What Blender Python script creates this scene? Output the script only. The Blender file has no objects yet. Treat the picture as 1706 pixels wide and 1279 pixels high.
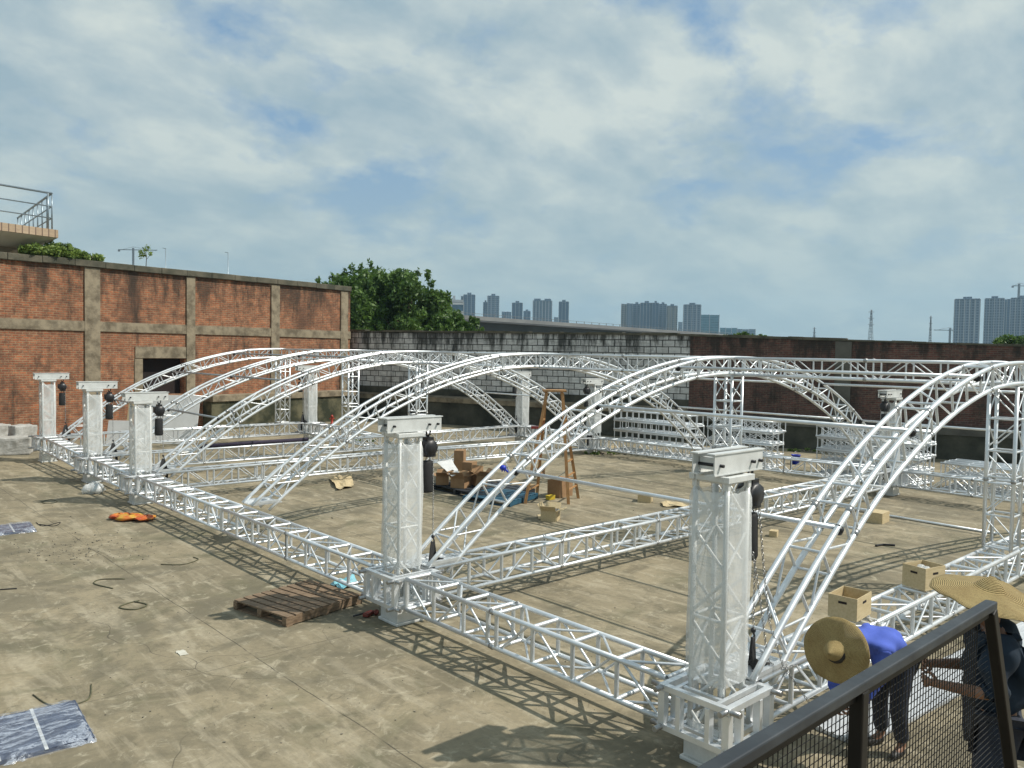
import bpy, math, random
import numpy as np
from mathutils import Vector, Matrix
R = math.radians
random.seed(7)
SC = bpy.context.scene
COL = SC.collection

# ------------------------------------------------------------------ camera
FPX, PITCH, YAW, ROLL = 1337.1, .0405, .7425, .0164
CAM = Vector((-6.5235, -4.1764, 3.8496))
Fw = Vector((math.sin(YAW)*math.cos(PITCH), math.cos(YAW)*math.cos(PITCH), -math.sin(PITCH)))
Rt = Vector((math.cos(YAW), -math.sin(YAW), 0)); Up = Rt.cross(Fw)
R2 = Rt*math.cos(ROLL)+Up*math.sin(ROLL); U2 = -Rt*math.sin(ROLL)+Up*math.cos(ROLL)
cd = bpy.data.cameras.new('camera'); cam = bpy.data.objects.new('camera', cd); COL.objects.link(cam)
m = Matrix.Identity(4)
for i in range(3):
    m[i][0] = R2[i]; m[i][1] = U2[i]; m[i][2] = -Fw[i]; m[i][3] = CAM[i]
cam.matrix_world = m
cd.sensor_width = 36; cd.lens = FPX/1706*36; cd.clip_start = .1; cd.clip_end = 9000
SC.camera = cam
def ray(u, v): return Fw + R2*((u-853)/FPX) + U2*((639.5-v)/FPX)
def at(u, v, D): return CAM + ray(u, v)*D                       # photo direction at a given distance
def gp(u, v, z=0.): d = ray(u, v); return CAM + d*((z-CAM.z)/d.z)

# ------------------------------------------------------------------ light
SUN_EL, SUN_AZ = R(50), R(137)
sdir = Vector((math.sin(SUN_AZ)*math.cos(SUN_EL), math.cos(SUN_AZ)*math.cos(SUN_EL), math.sin(SUN_EL)))
sl = bpy.data.lights.new('sun', 'SUN'); sl.energy = 4.5; sl.angle = R(.5); sl.color = (1, .95, .86)
so = bpy.data.objects.new('sun', sl); COL.objects.link(so); so.location = (0, 0, 40)
so.rotation_euler = sdir.to_track_quat('Z', 'Y').to_euler()
W = bpy.data.worlds.new('World'); SC.world = W; W.use_nodes = True
nt = W.node_tree; nt.nodes.clear()
def N(t, ty, **kw):
    n = t.nodes.new(ty)
    for k, v in kw.items():
        if k.startswith('i_'):
            key = k[2:]
            n.inputs[int(key) if key.isdigit() else key.replace('_', ' ')].default_value = v
        else: setattr(n, k, v)
    return n
def ramp(t, fac, stops, interp='LINEAR'):
    n = t.nodes.new('ShaderNodeValToRGB'); n.color_ramp.interpolation = interp
    el = n.color_ramp.elements
    while len(el) < len(stops): el.new(.5)
    for e, (p, c) in zip(el, stops):
        e.position = p; e.color = (c, c, c, 1) if isinstance(c, (int, float)) else (*c, 1)
    t.links.new(fac, n.inputs[0]); return n.outputs[0]
def math_(t, op, a, b=None, c=None):
    n = t.nodes.new('ShaderNodeMath'); n.operation = op
    for i, x in enumerate((a, b, c)):
        if x is None: continue
        if isinstance(x, (int, float)): n.inputs[i].default_value = x
        else: t.links.new(x, n.inputs[i])
    return n.outputs[0]
def mix(t, fac, a, b, blend='MIX'):
    n = t.nodes.new('ShaderNodeMix'); n.data_type = 'RGBA'; n.blend_type = blend
    for i, x in ((0, fac), (6, a), (7, b)):
        if isinstance(x, (int, float)): n.inputs[i].default_value = x
        elif isinstance(x, tuple): n.inputs[i].default_value = (*x, 1)
        else: t.links.new(x, n.inputs[i])
    return n.outputs[2]
def noise(t, vec, scale, detail=5, rough=.55, dist=0., off=None):
    n = N(t, 'ShaderNodeTexNoise'); n.inputs['Scale'].default_value = scale
    n.inputs['Detail'].default_value = detail; n.inputs['Roughness'].default_value = rough
    n.inputs['Distortion'].default_value = dist
    if vec is not None: t.links.new(vec, n.inputs['Vector'])
    return n.outputs['Fac']
def mapping(t, vec, scale=(1, 1, 1), loc=(0, 0, 0), rot=(0, 0, 0)):
    n = N(t, 'ShaderNodeMapping'); n.inputs['Scale'].default_value = scale
    n.inputs['Location'].default_value = loc; n.inputs['Rotation'].default_value = rot
    t.links.new(vec, n.inputs['Vector']); return n.outputs[0]

tc = N(nt, 'ShaderNodeTexCoord')
sky = N(nt, 'ShaderNodeTexSky', sky_type='NISHITA', sun_disc=False, sun_elevation=SUN_EL, sun_rotation=SUN_AZ,
        air_density=1.2, dust_density=1.5, ozone_density=1.5)
sep = N(nt, 'ShaderNodeSeparateXYZ'); nt.links.new(tc.outputs['Generated'], sep.inputs[0])
zc = math_(nt, 'ADD', math_(nt, 'MAXIMUM', sep.outputs[2], 0.), .34)
comb = N(nt, 'ShaderNodeCombineXYZ')
nt.links.new(math_(nt, 'DIVIDE', sep.outputs[0], zc), comb.inputs[0]); nt.links.new(math_(nt, 'DIVIDE', sep.outputs[1], zc), comb.inputs[1])
cp = mapping(nt, comb.outputs[0], (1, 1, 1), (3.1, 7.4, 0))
n1 = noise(nt, cp, 2.5, 12, .58, .1)
n2 = noise(nt, mapping(nt, comb.outputs[0], (1, 1.25, 1), (11, 2, 5)), 3.4, 11, .57, .15)
cover = ramp(nt, n1, [(.36, 0.), (.48, 1.)])
tone = ramp(nt, n2, [(.36, (3.5, 4.7, 5.4)), (.50, (4.9, 5.85, 6.1)), (.63, (6.5, 7.2, 6.9))])
blue = mix(nt, .6, sky.outputs[0], (2.5, 4.3, 6.5))
skyc = mix(nt, cover, blue, tone)
hz = ramp(nt, sep.outputs[2], [(.0, 1.), (.30, 0.)], 'EASE')
skyc = mix(nt, math_(nt, 'MULTIPLY', hz, .75), skyc, (4.3, 5.5, 5.7))
bg = N(nt, 'ShaderNodeBackground'); bg.inputs['Strength'].default_value = .1
nt.links.new(skyc, bg.inputs['Color'])
wo = N(nt, 'ShaderNodeOutputWorld'); nt.links.new(bg.outputs[0], wo.inputs['Surface'])
SC.view_settings.view_transform = 'Standard'; SC.view_settings.look = 'None'
SC.view_settings.exposure = 0; SC.view_settings.gamma = 1
SC.cycles.max_bounces = 8; SC.cycles.transparent_max_bounces = 16

# ------------------------------------------------------------------ materials
def newmat(name):
    mt = bpy.data.materials.new(name); mt.use_nodes = True; t = mt.node_tree
    return mt, t, t.nodes['Principled BSDF']
def pm(name, c1, c2=None, scale=8., rough=.6, metal=0., bump=.0, bscale=None, stretch=(1, 1, 1), r2=None, lo=.35, hi=.65):
    mt, t, b = newmat(name)
    b.inputs['Roughness'].default_value = rough; b.inputs['Metallic'].default_value = metal
    tcn = N(t, 'ShaderNodeTexCoord'); v = mapping(t, tcn.outputs['Object'], stretch)
    if c2 is None: c2 = tuple(x*.8 for x in c1)
    n = noise(t, v, scale, 6, .6)
    t.links.new(mix(t, ramp(t, n, [(lo, 0.), (hi, 1.)]), c1, c2), b.inputs['Base Color'])
    if r2 is not None:
        t.links.new(ramp(t, noise(t, v, scale*2.3, 4), [(.3, rough), (.7, r2)]), b.inputs['Roughness'])
    if bump:
        bn = N(t, 'ShaderNodeBump'); bn.inputs['Strength'].default_value = bump; bn.inputs['Distance'].default_value = .02
        t.links.new(noise(t, v, bscale or scale*3, 5), bn.inputs['Height']); t.links.new(bn.outputs[0], b.inputs['Normal'])
    return mt
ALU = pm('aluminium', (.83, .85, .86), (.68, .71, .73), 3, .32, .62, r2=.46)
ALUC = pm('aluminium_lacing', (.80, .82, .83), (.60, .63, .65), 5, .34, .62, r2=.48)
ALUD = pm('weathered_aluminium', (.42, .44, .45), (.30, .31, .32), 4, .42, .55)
PAINT = pm('white_coated_metal', (.72, .73, .71), (.60, .61, .59), 6, .42, .15)
BLACK = pm('black_plastic', (.012, .012, .014), (.02, .02, .022), 20, .42)
RUBBER = pm('black_webbing', (.012, .012, .013), (.02, .02, .02), 60, .8)
STEEL = pm('zinc_steel', (.45, .45, .44), (.3, .3, .3), 30, .35, .8)
CARD = pm('cardboard', (.33, .20, .10), (.26, .15, .075), 6, .85, bump=.1)
PLY = pm('pale_plywood', (.56, .45, .27), (.46, .36, .2), 5, .7, stretch=(1, 6, 6))
WOODD = pm('dark_wood', (.25, .175, .11), (.13, .085, .05), 6, .8, bump=.3, stretch=(1, 5, 5))
WOODL = pm('light_pallet_wood', (.40, .30, .17), (.28, .2, .11), 6, .8, stretch=(1, 5, 5))
WOODO = pm('orange_ladder_wood', (.46, .25, .095), (.29, .145, .055), 7, .6, stretch=(5, 5, 1))
REDP = pm('red_paint', (.45, .04, .02), (.25, .03, .02), 9, .5)
BLUEP = pm('blue_plastic', (.01, .035, .50), (.01, .03, .35), 9, .45)
BLUEPAL = pm('blue_painted_wood', (.02, .10, .16), (.015, .06, .10), 9, .6, bump=.2)
NAVYPAL = pm('dark_plastic_pallet', (.018, .025, .035), (.03, .035, .04), 9, .6)
YEL = pm('yellow_plastic', (.6, .45, .03), (.5, .35, .03), 9, .5)
CYAN = pm('cyan_film', (.15, .45, .55), (.3, .55, .6), 9, .3)
WHITEB = pm('white_board', (.72, .72, .70), (.62, .62, .6), 2, .6)
GREYST = pm('pale_stone', (.46, .45, .42), (.30, .29, .26), 5, .9, bump=.5)
PAPER = pm('paper', (.6, .58, .5), (.5, .48, .4), 9, .8)
def film(name, col, alpha, rough=.18, scale=9., crinkle=False):
    mt, t, b = newmat(name)
    tcn = N(t, 'ShaderNodeTexCoord')
    v = mapping(t, tcn.outputs['Object'], (1, 1, .35))
    n = noise(t, v, scale, 6, .6, 1.)
    b.inputs['Base Color'].default_value = (*col, 1); b.inputs['Roughness'].default_value = rough
    t.links.new(ramp(t, n, [(.38, alpha*.75), (.66, min(1, alpha*1.35))]), b.inputs['Alpha'])
    if crinkle:      # film drawn into thin white creases
        cr_ = noise(t, mapping(t, tcn.outputs['Object'], (1, 4.5, 1), (0, 0, 0), (0, 0, R(-30))), 2.2, 8, .75, 1.5); n = cr_
        t.links.new(ramp(t, cr_, [(.40, .05), (.50, .14), (.56, .60), (.62, .12)]), b.inputs['Alpha'])
    bn = N(t, 'ShaderNodeBump'); bn.inputs['Strength'].default_value = .35; bn.inputs['Distance'].default_value = .01
    t.links.new(n, bn.inputs['Height']); t.links.new(bn.outputs[0], b.inputs['Normal'])
    return mt
FILM = film('clear_film', (.84, .86, .85), .46, .25, 3)
FILM2 = film('blue_grey_film', (.62, .68, .78), .24, .12, 4, True)

def concrete_ground():
    mt, t, b = newmat('worn_concrete')
    tcn = N(t, 'ShaderNodeTexCoord'); o = tcn.outputs['Object']
    big = noise(t, o, .22, 6, .6, .6); mid = noise(t, mapping(t, o, (1, 1, 1), (9, 4, 0)), 1.1, 8, .68, .8)
    streak = noise(t, mapping(t, o, (2.6, .5, 1), (0, 0, 0), (0, 0, R(38))), 1.3, 6, .65, .5)
    fine = noise(t, o, 14, 6, .7)
    c = mix(t, ramp(t, big, [(.38, 0.), (.62, 1.)]), (.315, .262, .168), (.198, .168, .108))
    c = mix(t, math_(t, 'MULTIPLY', ramp(t, mid, [(.47, 0.), (.60, 1.)]), .68), c, (.125, .108, .068))
    c = mix(t, math_(t, 'MULTIPLY', ramp(t, streak, [(.5, 0.), (.62, 1.)]), .6), c, (.41, .355, .25))
    moss = noise(t, mapping(t, o, (1, 1, 1), (30, 0, 0)), .6, 7, .7, 1.)
    c = mix(t, math_(t, 'MULTIPLY', ramp(t, moss, [(.52, 0.), (.66, 1.)]), .6), c, (.115, .112, .06))
    c = mix(t, ramp(t, fine, [(.3, .35), (.6, 0.)]), c, (.12, .10, .07))
    dp = noise(t, mapping(t, o, (.8, 1.3, 1), (5, 21, 0), (0, 0, R(20))), .42, 8, .6, .9)
    c = mix(t, ramp(t, dp, [(.53, 0.), (.60, .62)]), c, (.135, .118, .078))
    pt = noise(t, mapping(t, o, (1, 1, 1), (17, 3, 0)), 3.4, 7, .72, 1.2)
    c = mix(t, ramp(t, pt, [(.56, 0.), (.66, .55)]), c, (.45, .40, .29))
    c = mix(t, ramp(t, pt, [(.33, .6), (.42, 0.)]), c, (.10, .088, .055))
    spots = noise(t, o, 55, 2, .5)
    c = mix(t, ramp(t, spots, [(.68, 0.), (.74, .5)]), c, (.06, .05, .035))
    sp = N(t, 'ShaderNodeSeparateXYZ'); wob = noise(t, o, .8, 4)
    t.links.new(o, sp.inputs[0])
    def joint(ax, off, period, width, depth):
        x = math_(t, 'ADD', sp.outputs[ax], math_(t, 'MULTIPLY', math_(t, 'SUBTRACT', wob, .5), .10))
        x = math_(t, 'DIVIDE', math_(t, 'SUBTRACT', x, off), period)
        x = math_(t, 'ABSOLUTE', math_(t, 'SUBTRACT', math_(t, 'FRACT', math_(t, 'ADD', x, 100.5)), .5))
        return math_(t, 'MULTIPLY', math_(t, 'LESS_THAN', math_(t, 'MULTIPLY', x, period), width), depth)
    j = math_(t, 'MAXIMUM', joint(0, -2.18, 4.5, .007, .75), joint(1, 5.13, 5.2, .007, .5))
    j = math_(t, 'MULTIPLY', j, ramp(t, noise(t, o, 1.7, 4, .7), [(.38, .25), (.5, 1.)]))
    vo = N(t, 'ShaderNodeTexVoronoi', feature='DISTANCE_TO_EDGE'); vo.inputs['Scale'].default_value = .28
    wv = N(t, 'ShaderNodeVectorMath', operation='ADD'); nz = N(t, 'ShaderNodeTexNoise'); nz.inputs['Scale'].default_value = .9
    t.links.new(o, nz.inputs['Vector']); t.links.new(o, wv.inputs[0]); t.links.new(nz.outputs['Color'], wv.inputs[1])
    t.links.new(wv.outputs[0], vo.inputs['Vector'])
    crack = math_(t, 'MULTIPLY', math_(t, 'LESS_THAN', vo.outputs['Distance'], .0016), math_(t, 'MULTIPLY', ramp(t, noise(t, o, .5, 3), [(.45, 0.), (.6, 1.)]), .55))
    j = math_(t, 'MAXIMUM', j, crack)
    c = mix(t, j, c, (.035, .03, .022))
    t.links.new(c, b.inputs['Base Color']); b.inputs['Roughness'].default_value = .9
    h = math_(t, 'SUBTRACT', math_(t, 'ADD', math_(t, 'MULTIPLY', fine, .4), mid), j)
    bn = N(t, 'ShaderNodeBump'); bn.inputs['Strength'].default_value = .35; bn.inputs['Distance'].default_value = .02
    t.links.new(h, bn.inputs['Height']); t.links.new(bn.outputs[0], b.inputs['Normal'])
    return mt
def masonry(name, ca, cb, cm, bw, rh, ms, stain, stain_col, streak_top=None, bump=.5, vary=.9, squash=1.):
    """bricks or blocks laid in the wall's own x/z plane, dirt with its own shape on top"""
    mt, t, b = newmat(name)
    tcn = N(t, 'ShaderNodeTexCoord'); o = tcn.outputs['Object']
    sp = N(t, 'ShaderNodeSeparateXYZ'); t.links.new(o, sp.inputs[0])
    cb_ = N(t, 'ShaderNodeCombineXYZ'); t.links.new(math_(t, 'ADD', sp.outputs[0], sp.outputs[1]), cb_.inputs[0]); t.links.new(sp.outputs[2], cb_.inputs[1])
    wz = noise(t, o, 1.4, 3)
    wob = N(t, 'ShaderNodeVectorMath', operation='ADD'); t.links.new(cb_.outputs[0], wob.inputs[0])
    cw = N(t, 'ShaderNodeCombineXYZ'); t.links.new(math_(t, 'MULTIPLY', wz, .05), cw.inputs[1]); t.links.new(cw.outputs[0], wob.inputs[1])
    br = N(t, 'ShaderNodeTexBrick'); t.links.new(wob.outputs[0], br.inputs['Vector'])
    br.inputs['Color1'].default_value = (*ca, 1); br.inputs['Color2'].default_value = (*cb, 1); br.inputs['Mortar'].default_value = (*cm, 1)
    br.inputs['Scale'].default_value = 1; br.inputs['Brick Width'].default_value = bw; br.inputs['Row Height'].default_value = rh
    br.inputs['Mortar Size'].default_value = ms; br.inputs['Mortar Smooth'].default_value = .3
    n = noise(t, cb_.outputs[0], 3.2, 8, .7); n2_ = noise(t, mapping(t, cb_.outputs[0], (.8, 5.5, 1)), 2.2, 8, .75)
    c = mix(t, math_(t, 'MULTIPLY', ramp(t, n2_, [(.42, 0.), (.64, 1.)]), .38), br.outputs['Color'], tuple(x*1.4 for x in cm))
    c = mix(t, math_(t, 'MULTIPLY', ramp(t, n, [(.42, 0.), (.68, 1.)]), stain), c, stain_col)
    blot = noise(t, mapping(t, cb_.outputs[0], (.9, .45, 1), (4, 9, 0)), .55, 7, .65, .6)
    c = mix(t, math_(t, 'MULTIPLY', ramp(t, blot, [(.52, 0.), (.70, 1.)]), stain), c, stain_col)
    if streak_top:
        zt, ln, amt = streak_top
        st = noise(t, mapping(t, cb_.outputs[0], (1.5, .30, 1)), 1.2, 8, .72)
        hgt = math_(t, 'DIVIDE', math_(t, 'SUBTRACT', sp.outputs[2], zt-ln), ln)
        f = math_(t, 'MULTIPLY', math_(t, 'MINIMUM', math_(t, 'MAXIMUM', hgt, 0.), 1.), 1.)
        s = math_(t, 'ADD', st, math_(t, 'MULTIPLY', f, .15))
        c = mix(t, math_(t, 'MULTIPLY', ramp(t, s, [(.52, 0.), (.66, 1.)]), amt), c, (.016, .018, .014))
    t.links.new(c, b.inputs['Base Color']); b.inputs['Roughness'].default_value = .92
    bn = N(t, 'ShaderNodeBump'); bn.inputs['Strength'].default_value = bump; bn.inputs['Distance'].default_value = .02
    t.links.new(math_(t, 'SUBTRACT', math_(t, 'MULTIPLY', n, .6), br.outputs['Fac']), bn.inputs['Height']); t.links.new(bn.outputs[0], b.inputs['Normal'])
    return mt
GROUND = concrete_ground()
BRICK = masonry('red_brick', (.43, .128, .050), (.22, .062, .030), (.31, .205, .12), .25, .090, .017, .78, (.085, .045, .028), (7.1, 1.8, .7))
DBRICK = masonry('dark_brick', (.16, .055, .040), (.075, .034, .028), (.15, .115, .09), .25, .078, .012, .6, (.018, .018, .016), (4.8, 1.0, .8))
BLOCK = masonry('pale_block', (.74, .74, .72), (.55, .55, .54), (.03, .031, .026), .58, .30, .022, .30, (.20, .20, .18), (4.9, 1.2, .88), bump=.8)
CONC = pm('old_concrete', (.29, .24, .165), (.13, .105, .07), 2.4, .9, bump=.6, bscale=9, lo=.40, hi=.64, r2=.95)
COPE = pm('mossy_coping', (.14, .125, .09), (.055, .055, .038), 1.3, .95, bump=.6, bscale=9)
MOSSY = pm('mossy_render', (.13, .12, .07), (.028, .032, .016), 1.1, .95, bump=.6, bscale=7, lo=.38, hi=.58)
DARKR = pm('dark_damp_render', (.085, .083, .062), (.022, .024, .017), .9, .95, bump=.5, bscale=6)
GREYR = pm('grey_render', (.13, .125, .105), (.075, .07, .06), 1.1, .95, bump=.4, bscale=6)
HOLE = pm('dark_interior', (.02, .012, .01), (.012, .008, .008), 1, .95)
TILE = masonry('striped_tile', (.50, .38, .26), (.40, .29, .19), (.16, .11, .08), .30, 3.0, .03, .2, (.25, .2, .14))
SOFF = pm('underside_render', (.55, .52, .44), (.42, .39, .32), 1, .9)  # raised base colour stands in for light bounced up under the deck
RAILM = pm('rail_metal', (.30, .36, .40), (.22, .27, .30), 6, .35, .6)
FENCE = pm('dark_painted_steel', (.060, .068, .075), (.035, .040, .046), 7, .42, .3, r2=.6)
MESHM = pm('dark_wire', (.016, .014, .012), (.010, .009, .008), 12, .5, .3)
FARC = pm('viaduct_concrete', (.075, .08, .085), (.05, .055, .06), .08, .9)  # dark base stands in for the shade beneath the deck; piers share it
PYL = pm('pylon_steel', (.18, .19, .20), (.14, .15, .16), .1, .6, .3)
BARK = pm('bark', (.09, .06, .04), (.05, .035, .025), 9, .9, bump=.5)
def leafmat(name, a, b2):
    mt, t, b = newmat(name)
    oi = N(t, 'ShaderNodeTexCoord')
    n = noise(t, oi.outputs['Object'], .9, 4, .6); n2 = noise(t, oi.outputs['Object'], 9, 2, .5)
    c = mix(t, ramp(t, n, [(.38, 0.), (.62, 1.)]), a, b2)
    c = mix(t, math_(t, 'MULTIPLY', ramp(t, n2, [(.42, 0.), (.62, 1.)]), .6), c, (a[0]*2.2, a[1]*1.8, a[2]*1.6))
    n3 = noise(t, oi.outputs['Object'], 2.6, 3, .6)
    c = mix(t, ramp(t, n3, [(.36, .65), (.48, 0.)]), c, (b2[0]*.5, b2[1]*.55, b2[2]*.6))
    t.links.new(c, b.inputs['Base Color']); b.inputs['Roughness'].default_value = .55
    tr = N(t, 'ShaderNodeBsdfTranslucent'); t.links.new(c, tr.inputs[0])
    ms_ = N(t, 'ShaderNodeMixShader'); ms_.inputs[0].default_value = .3
    out = [x for x in t.nodes if x.type == 'OUTPUT_MATERIAL'][0]
    t.links.new(b.outputs[0], ms_.inputs[1]); t.links.new(tr.outputs[0], ms_.inputs[2]); t.links.new(ms_.outputs[0], out.inputs[0])
    return mt
LEAF = leafmat('tree_leaves', (.085, .165, .03), (.04, .095, .02))
LEAFV = leafmat('vine_leaves', (.17, .26, .06), (.10, .17, .035))
def facade(name, wall, glass, fw=3.2, fh=3.0, m=.35):
    mt, t, b = newmat(name)
    tcn = N(t, 'ShaderNodeTexCoord'); sp = N(t, 'ShaderNodeSeparateXYZ'); t.links.new(tcn.outputs['Object'], sp.inputs[0])
    def cell(x, p, lo):
        f = math_(t, 'FRACT', math_(t, 'DIVIDE', math_(t, 'ADD', x, 1000.), p))
        return math_(t, 'GREATER_THAN', f, lo)
    hx = math_(t, 'ADD', sp.outputs[0], sp.outputs[1])
    win = math_(t, 'MULTIPLY', cell(hx, fw, m), cell(sp.outputs[2], fh, .38))
    n = noise(t, tcn.outputs['Object'], .25, 3)
    g = mix(t, ramp(t, n, [(.4, 0.), (.6, 1.)]), glass, tuple(x*.6 for x in glass))
    t.links.new(mix(t, win, wall, g), b.inputs['Base Color'])
    t.links.new(math_(t, 'SUBTRACT', .8, math_(t, 'MULTIPLY', win, .5)), b.inputs['Roughness'])
    return mt
FA = facade('tower_facade_grey', (.17, .21, .28), (.03, .055, .10)); FB = facade('tower_facade_beige', (.27, .25, .21), (.04, .055, .075), 4.5, 3, .5)
FC = facade('tower_facade_slate', (.06, .10, .18), (.015, .04, .085), 2.6, 3, .3); FG = facade('glass_facade', (.12, .24, .30), (.05, .18, .25), 6, 3.6, .08)
FW = facade('banded_facade', (.52, .53, .53), (.05, .11, .17), 60, 9., .0)
SHIRT = pm('blue_shirt', (.075, .125, .52), (.055, .10, .42), 6, .85, bump=.5, bscale=5)
NAVY = pm('navy_shirt', (.007, .020, .038), (.005, .014, .028), 6, .85, bump=.5, bscale=5)
TEAL = pm('dark_teal_shirt', (.018, .045, .055), (.012, .03, .04), 6, .85, bump=.5, bscale=5)
TROU = pm('dark_trousers', (.020, .026, .042), (.012, .015, .026), 6, .9, bump=.4, bscale=6)
SKIN = pm('tanned_skin', (.26, .13, .075), (.22, .105, .06), 8, .55)
HAIR = pm('black_hair', (.012, .01, .009), (.02, .017, .015), 30, .6)
SHOE = pm('dark_shoes', (.015, .014, .014), (.03, .028, .025), 9, .6)
def strawmat():
    mt, t, b = newmat('woven_straw')
    tcn = N(t, 'ShaderNodeTexCoord'); o = tcn.outputs['Object']
    sp = N(t, 'ShaderNodeSeparateXYZ'); t.links.new(o, sp.inputs[0])
    r = math_(t, 'SQRT', math_(t, 'ADD', math_(t, 'POWER', sp.outputs[0], 2.), math_(t, 'POWER', sp.outputs[1], 2.)))
    r = math_(t, 'ADD', r, math_(t, 'MULTIPLY', noise(t, o, 7, 3), .012))
    s = math_(t, 'SINE', math_(t, 'MULTIPLY', math_(t, 'SUBTRACT', r, math_(t, 'MULTIPLY', sp.outputs[2], .6)), 6.283/.012))
    n = noise(t, o, 90, 4, .7); n2 = noise(t, o, 5, 4, .6)
    c = mix(t, ramp(t, n2, [(.35, 0.), (.65, 1.)]), (.58, .45, .20), (.42, .30, .12))
    c = mix(t, math_(t, 'MULTIPLY', ramp(t, s, [(.0, 1.), (.6, 0.)]), .48), c, (.19, .13, .045))
    c = mix(t, ramp(t, n, [(.35, .5), (.5, 0.)]), c, (.17, .11, .04))
    t.links.new(c, b.inputs['Base Color']); b.inputs['Roughness'].default_value = .8
    bn = N(t, 'ShaderNodeBump'); bn.inputs['Strength'].default_value = .8; bn.inputs['Distance'].default_value = .006
    t.links.new(math_(t, 'ADD', s, n), bn.inputs['Height']); t.links.new(bn.outputs[0], b.inputs['Normal'])
    return mt
STRAW = strawmat()
def sackmat():
    mt, t, b = newmat('printed_sack')
    tcn = N(t, 'ShaderNodeTexCoord'); n = noise(t, tcn.outputs['Object'], 2.6, 5, .6, .6)
    t.links.new(ramp(t, n, [(.36, (.55, .40, .04)), (.5, (.55, .18, .03)), (.62, (.48, .05, .02)), (.7, (.5, .4, .28))]), b.inputs['Base Color'])
    b.inputs['Roughness'].default_value = .4; return mt
SACK = sackmat()

# ------------------------------------------------------------------ mesh helpers
class MB:
    def __init__(s): s.v = []; s.f = []; s.sm = []
    def add(s, vs, fs, smooth=False):
        o = len(s.v); s.v += [tuple(x) for x in vs]
        for f in fs: s.f.append(tuple(i+o for i in f)); s.sm.append(smooth)
    def box(s, c, d, rot=None, ax=None):
        """c centre, d full size; ax = three axis vectors"""
        c = Vector(c); X, Y, Z = ax if ax else (Vector((1, 0, 0)), Vector((0, 1, 0)), Vector((0, 0, 1)))
        if rot is not None:
            q = Matrix.Rotation(rot, 3, 'Z'); X, Y, Z = q@X, q@Y, q@Z
        vs = [c+X*(a*d[0]/2)+Y*(b*d[1]/2)+Z*(e*d[2]/2) for a in (-1, 1) for b in (-1, 1) for e in (-1, 1)]
        s.add(vs, [(0, 1, 3, 2), (4, 6, 7, 5), (0, 4, 5, 1), (2, 3, 7, 6), (0, 2, 6, 4), (1, 5, 7, 3)])
    def beam(s, a, b, w, h, up=(0, 0, 1)):
        a, b = Vector(a), Vector(b); X = (b-a); L = X.length; X.normalize()
        Y = Vector(up).cross(X)
        if Y.length < 1e-4: Y = Vector((0, 1, 0)).cross(X)
        Y.normalize(); Z = X.cross(Y)
        s.box((a+b)/2, (L, w, h), ax=(X, Y, Z))
    def tube(s, pts, r, n=8, cap=True):
        pts = [Vector(p) for p in pts]; rs = r if isinstance(r, (list, tuple)) else [r]*len(pts)
        t0 = (pts[1]-pts[0]).normalized()
        a = Vector((0, 0, 1)) if abs(t0.z) < .9 else Vector((0, 1, 0))
        x = a.cross(t0).normalized(); vs = []
        for i, p in enumerate(pts):
            t_ = (pts[min(i+1, len(pts)-1)]-pts[max(i-1, 0)]).normalized()
            x = (x-t_*x.dot(t_)).normalized(); y = t_.cross(x)
            vs += [p+(x*math.cos(k*2*math.pi/n)+y*math.sin(k*2*math.pi/n))*rs[i] for k in range(n)]
        fs = [(i*n+k, i*n+(k+1) % n, (i+1)*n+(k+1) % n, (i+1)*n+k) for i in range(len(pts)-1) for k in range(n)]
        s.add(vs, fs, True)
        if cap:
            o = len(s.v)-len(vs); s.f += [tuple(o+k for k in range(n))[::-1], tuple(o+(len(pts)-1)*n+k for k in range(n))]; s.sm += [False, False]
    def lathe(s, prof, n=24, M=None, closed=False):
        vs = []
        for r, z in prof: vs += [Vector((r*math.cos(k*2*math.pi/n), r*math.sin(k*2*math.pi/n), z)) for k in range(n)]
        if M is not None: vs = [M@v for v in vs]
        s.add(vs, [(i*n+k, i*n+(k+1) % n, (i+1)*n+(k+1) % n, (i+1)*n+k) for i in range(len(prof)-1) for k in range(n)], True)
    def ball(s, c, r, n=12, sc=(1, 1, 1)):
        c = Vector(c); prof = [(math.sin(math.pi*i/(n//2))*r+1e-5, -math.cos(math.pi*i/(n//2))*r) for i in range(n//2+1)]
        s.lathe(prof, n, Matrix.Translation(c)@Matrix.Diagonal((*sc, 1)))
    def build(s, name, mat, parent=None, origin=None, bevel=0.):
        me = bpy.data.meshes.new(name)
        o = Vector(origin) if origin is not None else Vector((0, 0, 0))
        me.from_pydata([tuple(Vector(v)-o) for v in s.v], [], s.f); me.polygons.foreach_set('use_smooth', s.sm)
        me.materials.append(mat); me.update()
        ob = bpy.data.objects.new(name, me); COL.objects.link(ob)
        if parent is not None: ob.parent = parent
        elif origin is not None: ob.location = o
        if bevel:
            bm_ = ob.modifiers.new('bevel', 'BEVEL'); bm_.width = bevel; bm_.segments = 2; bm_.limit_method = 'ANGLE'
        return ob
def tag(o, label=None, cat=None, group=None, kind=None):
    if label: o['label'] = label
    if cat: o['category'] = cat
    if group: o['group'] = group
    if kind: o['kind'] = kind
    return o
def thing(name, label, cat, loc=(0, 0, 0), group=None, rz=0.):
    o = bpy.data.objects.new(name, None); COL.objects.link(o); o.location = loc; o.rotation_euler = (0, 0, rz)
    o.empty_display_size = .2
    return tag(o, label, cat, group)
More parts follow.
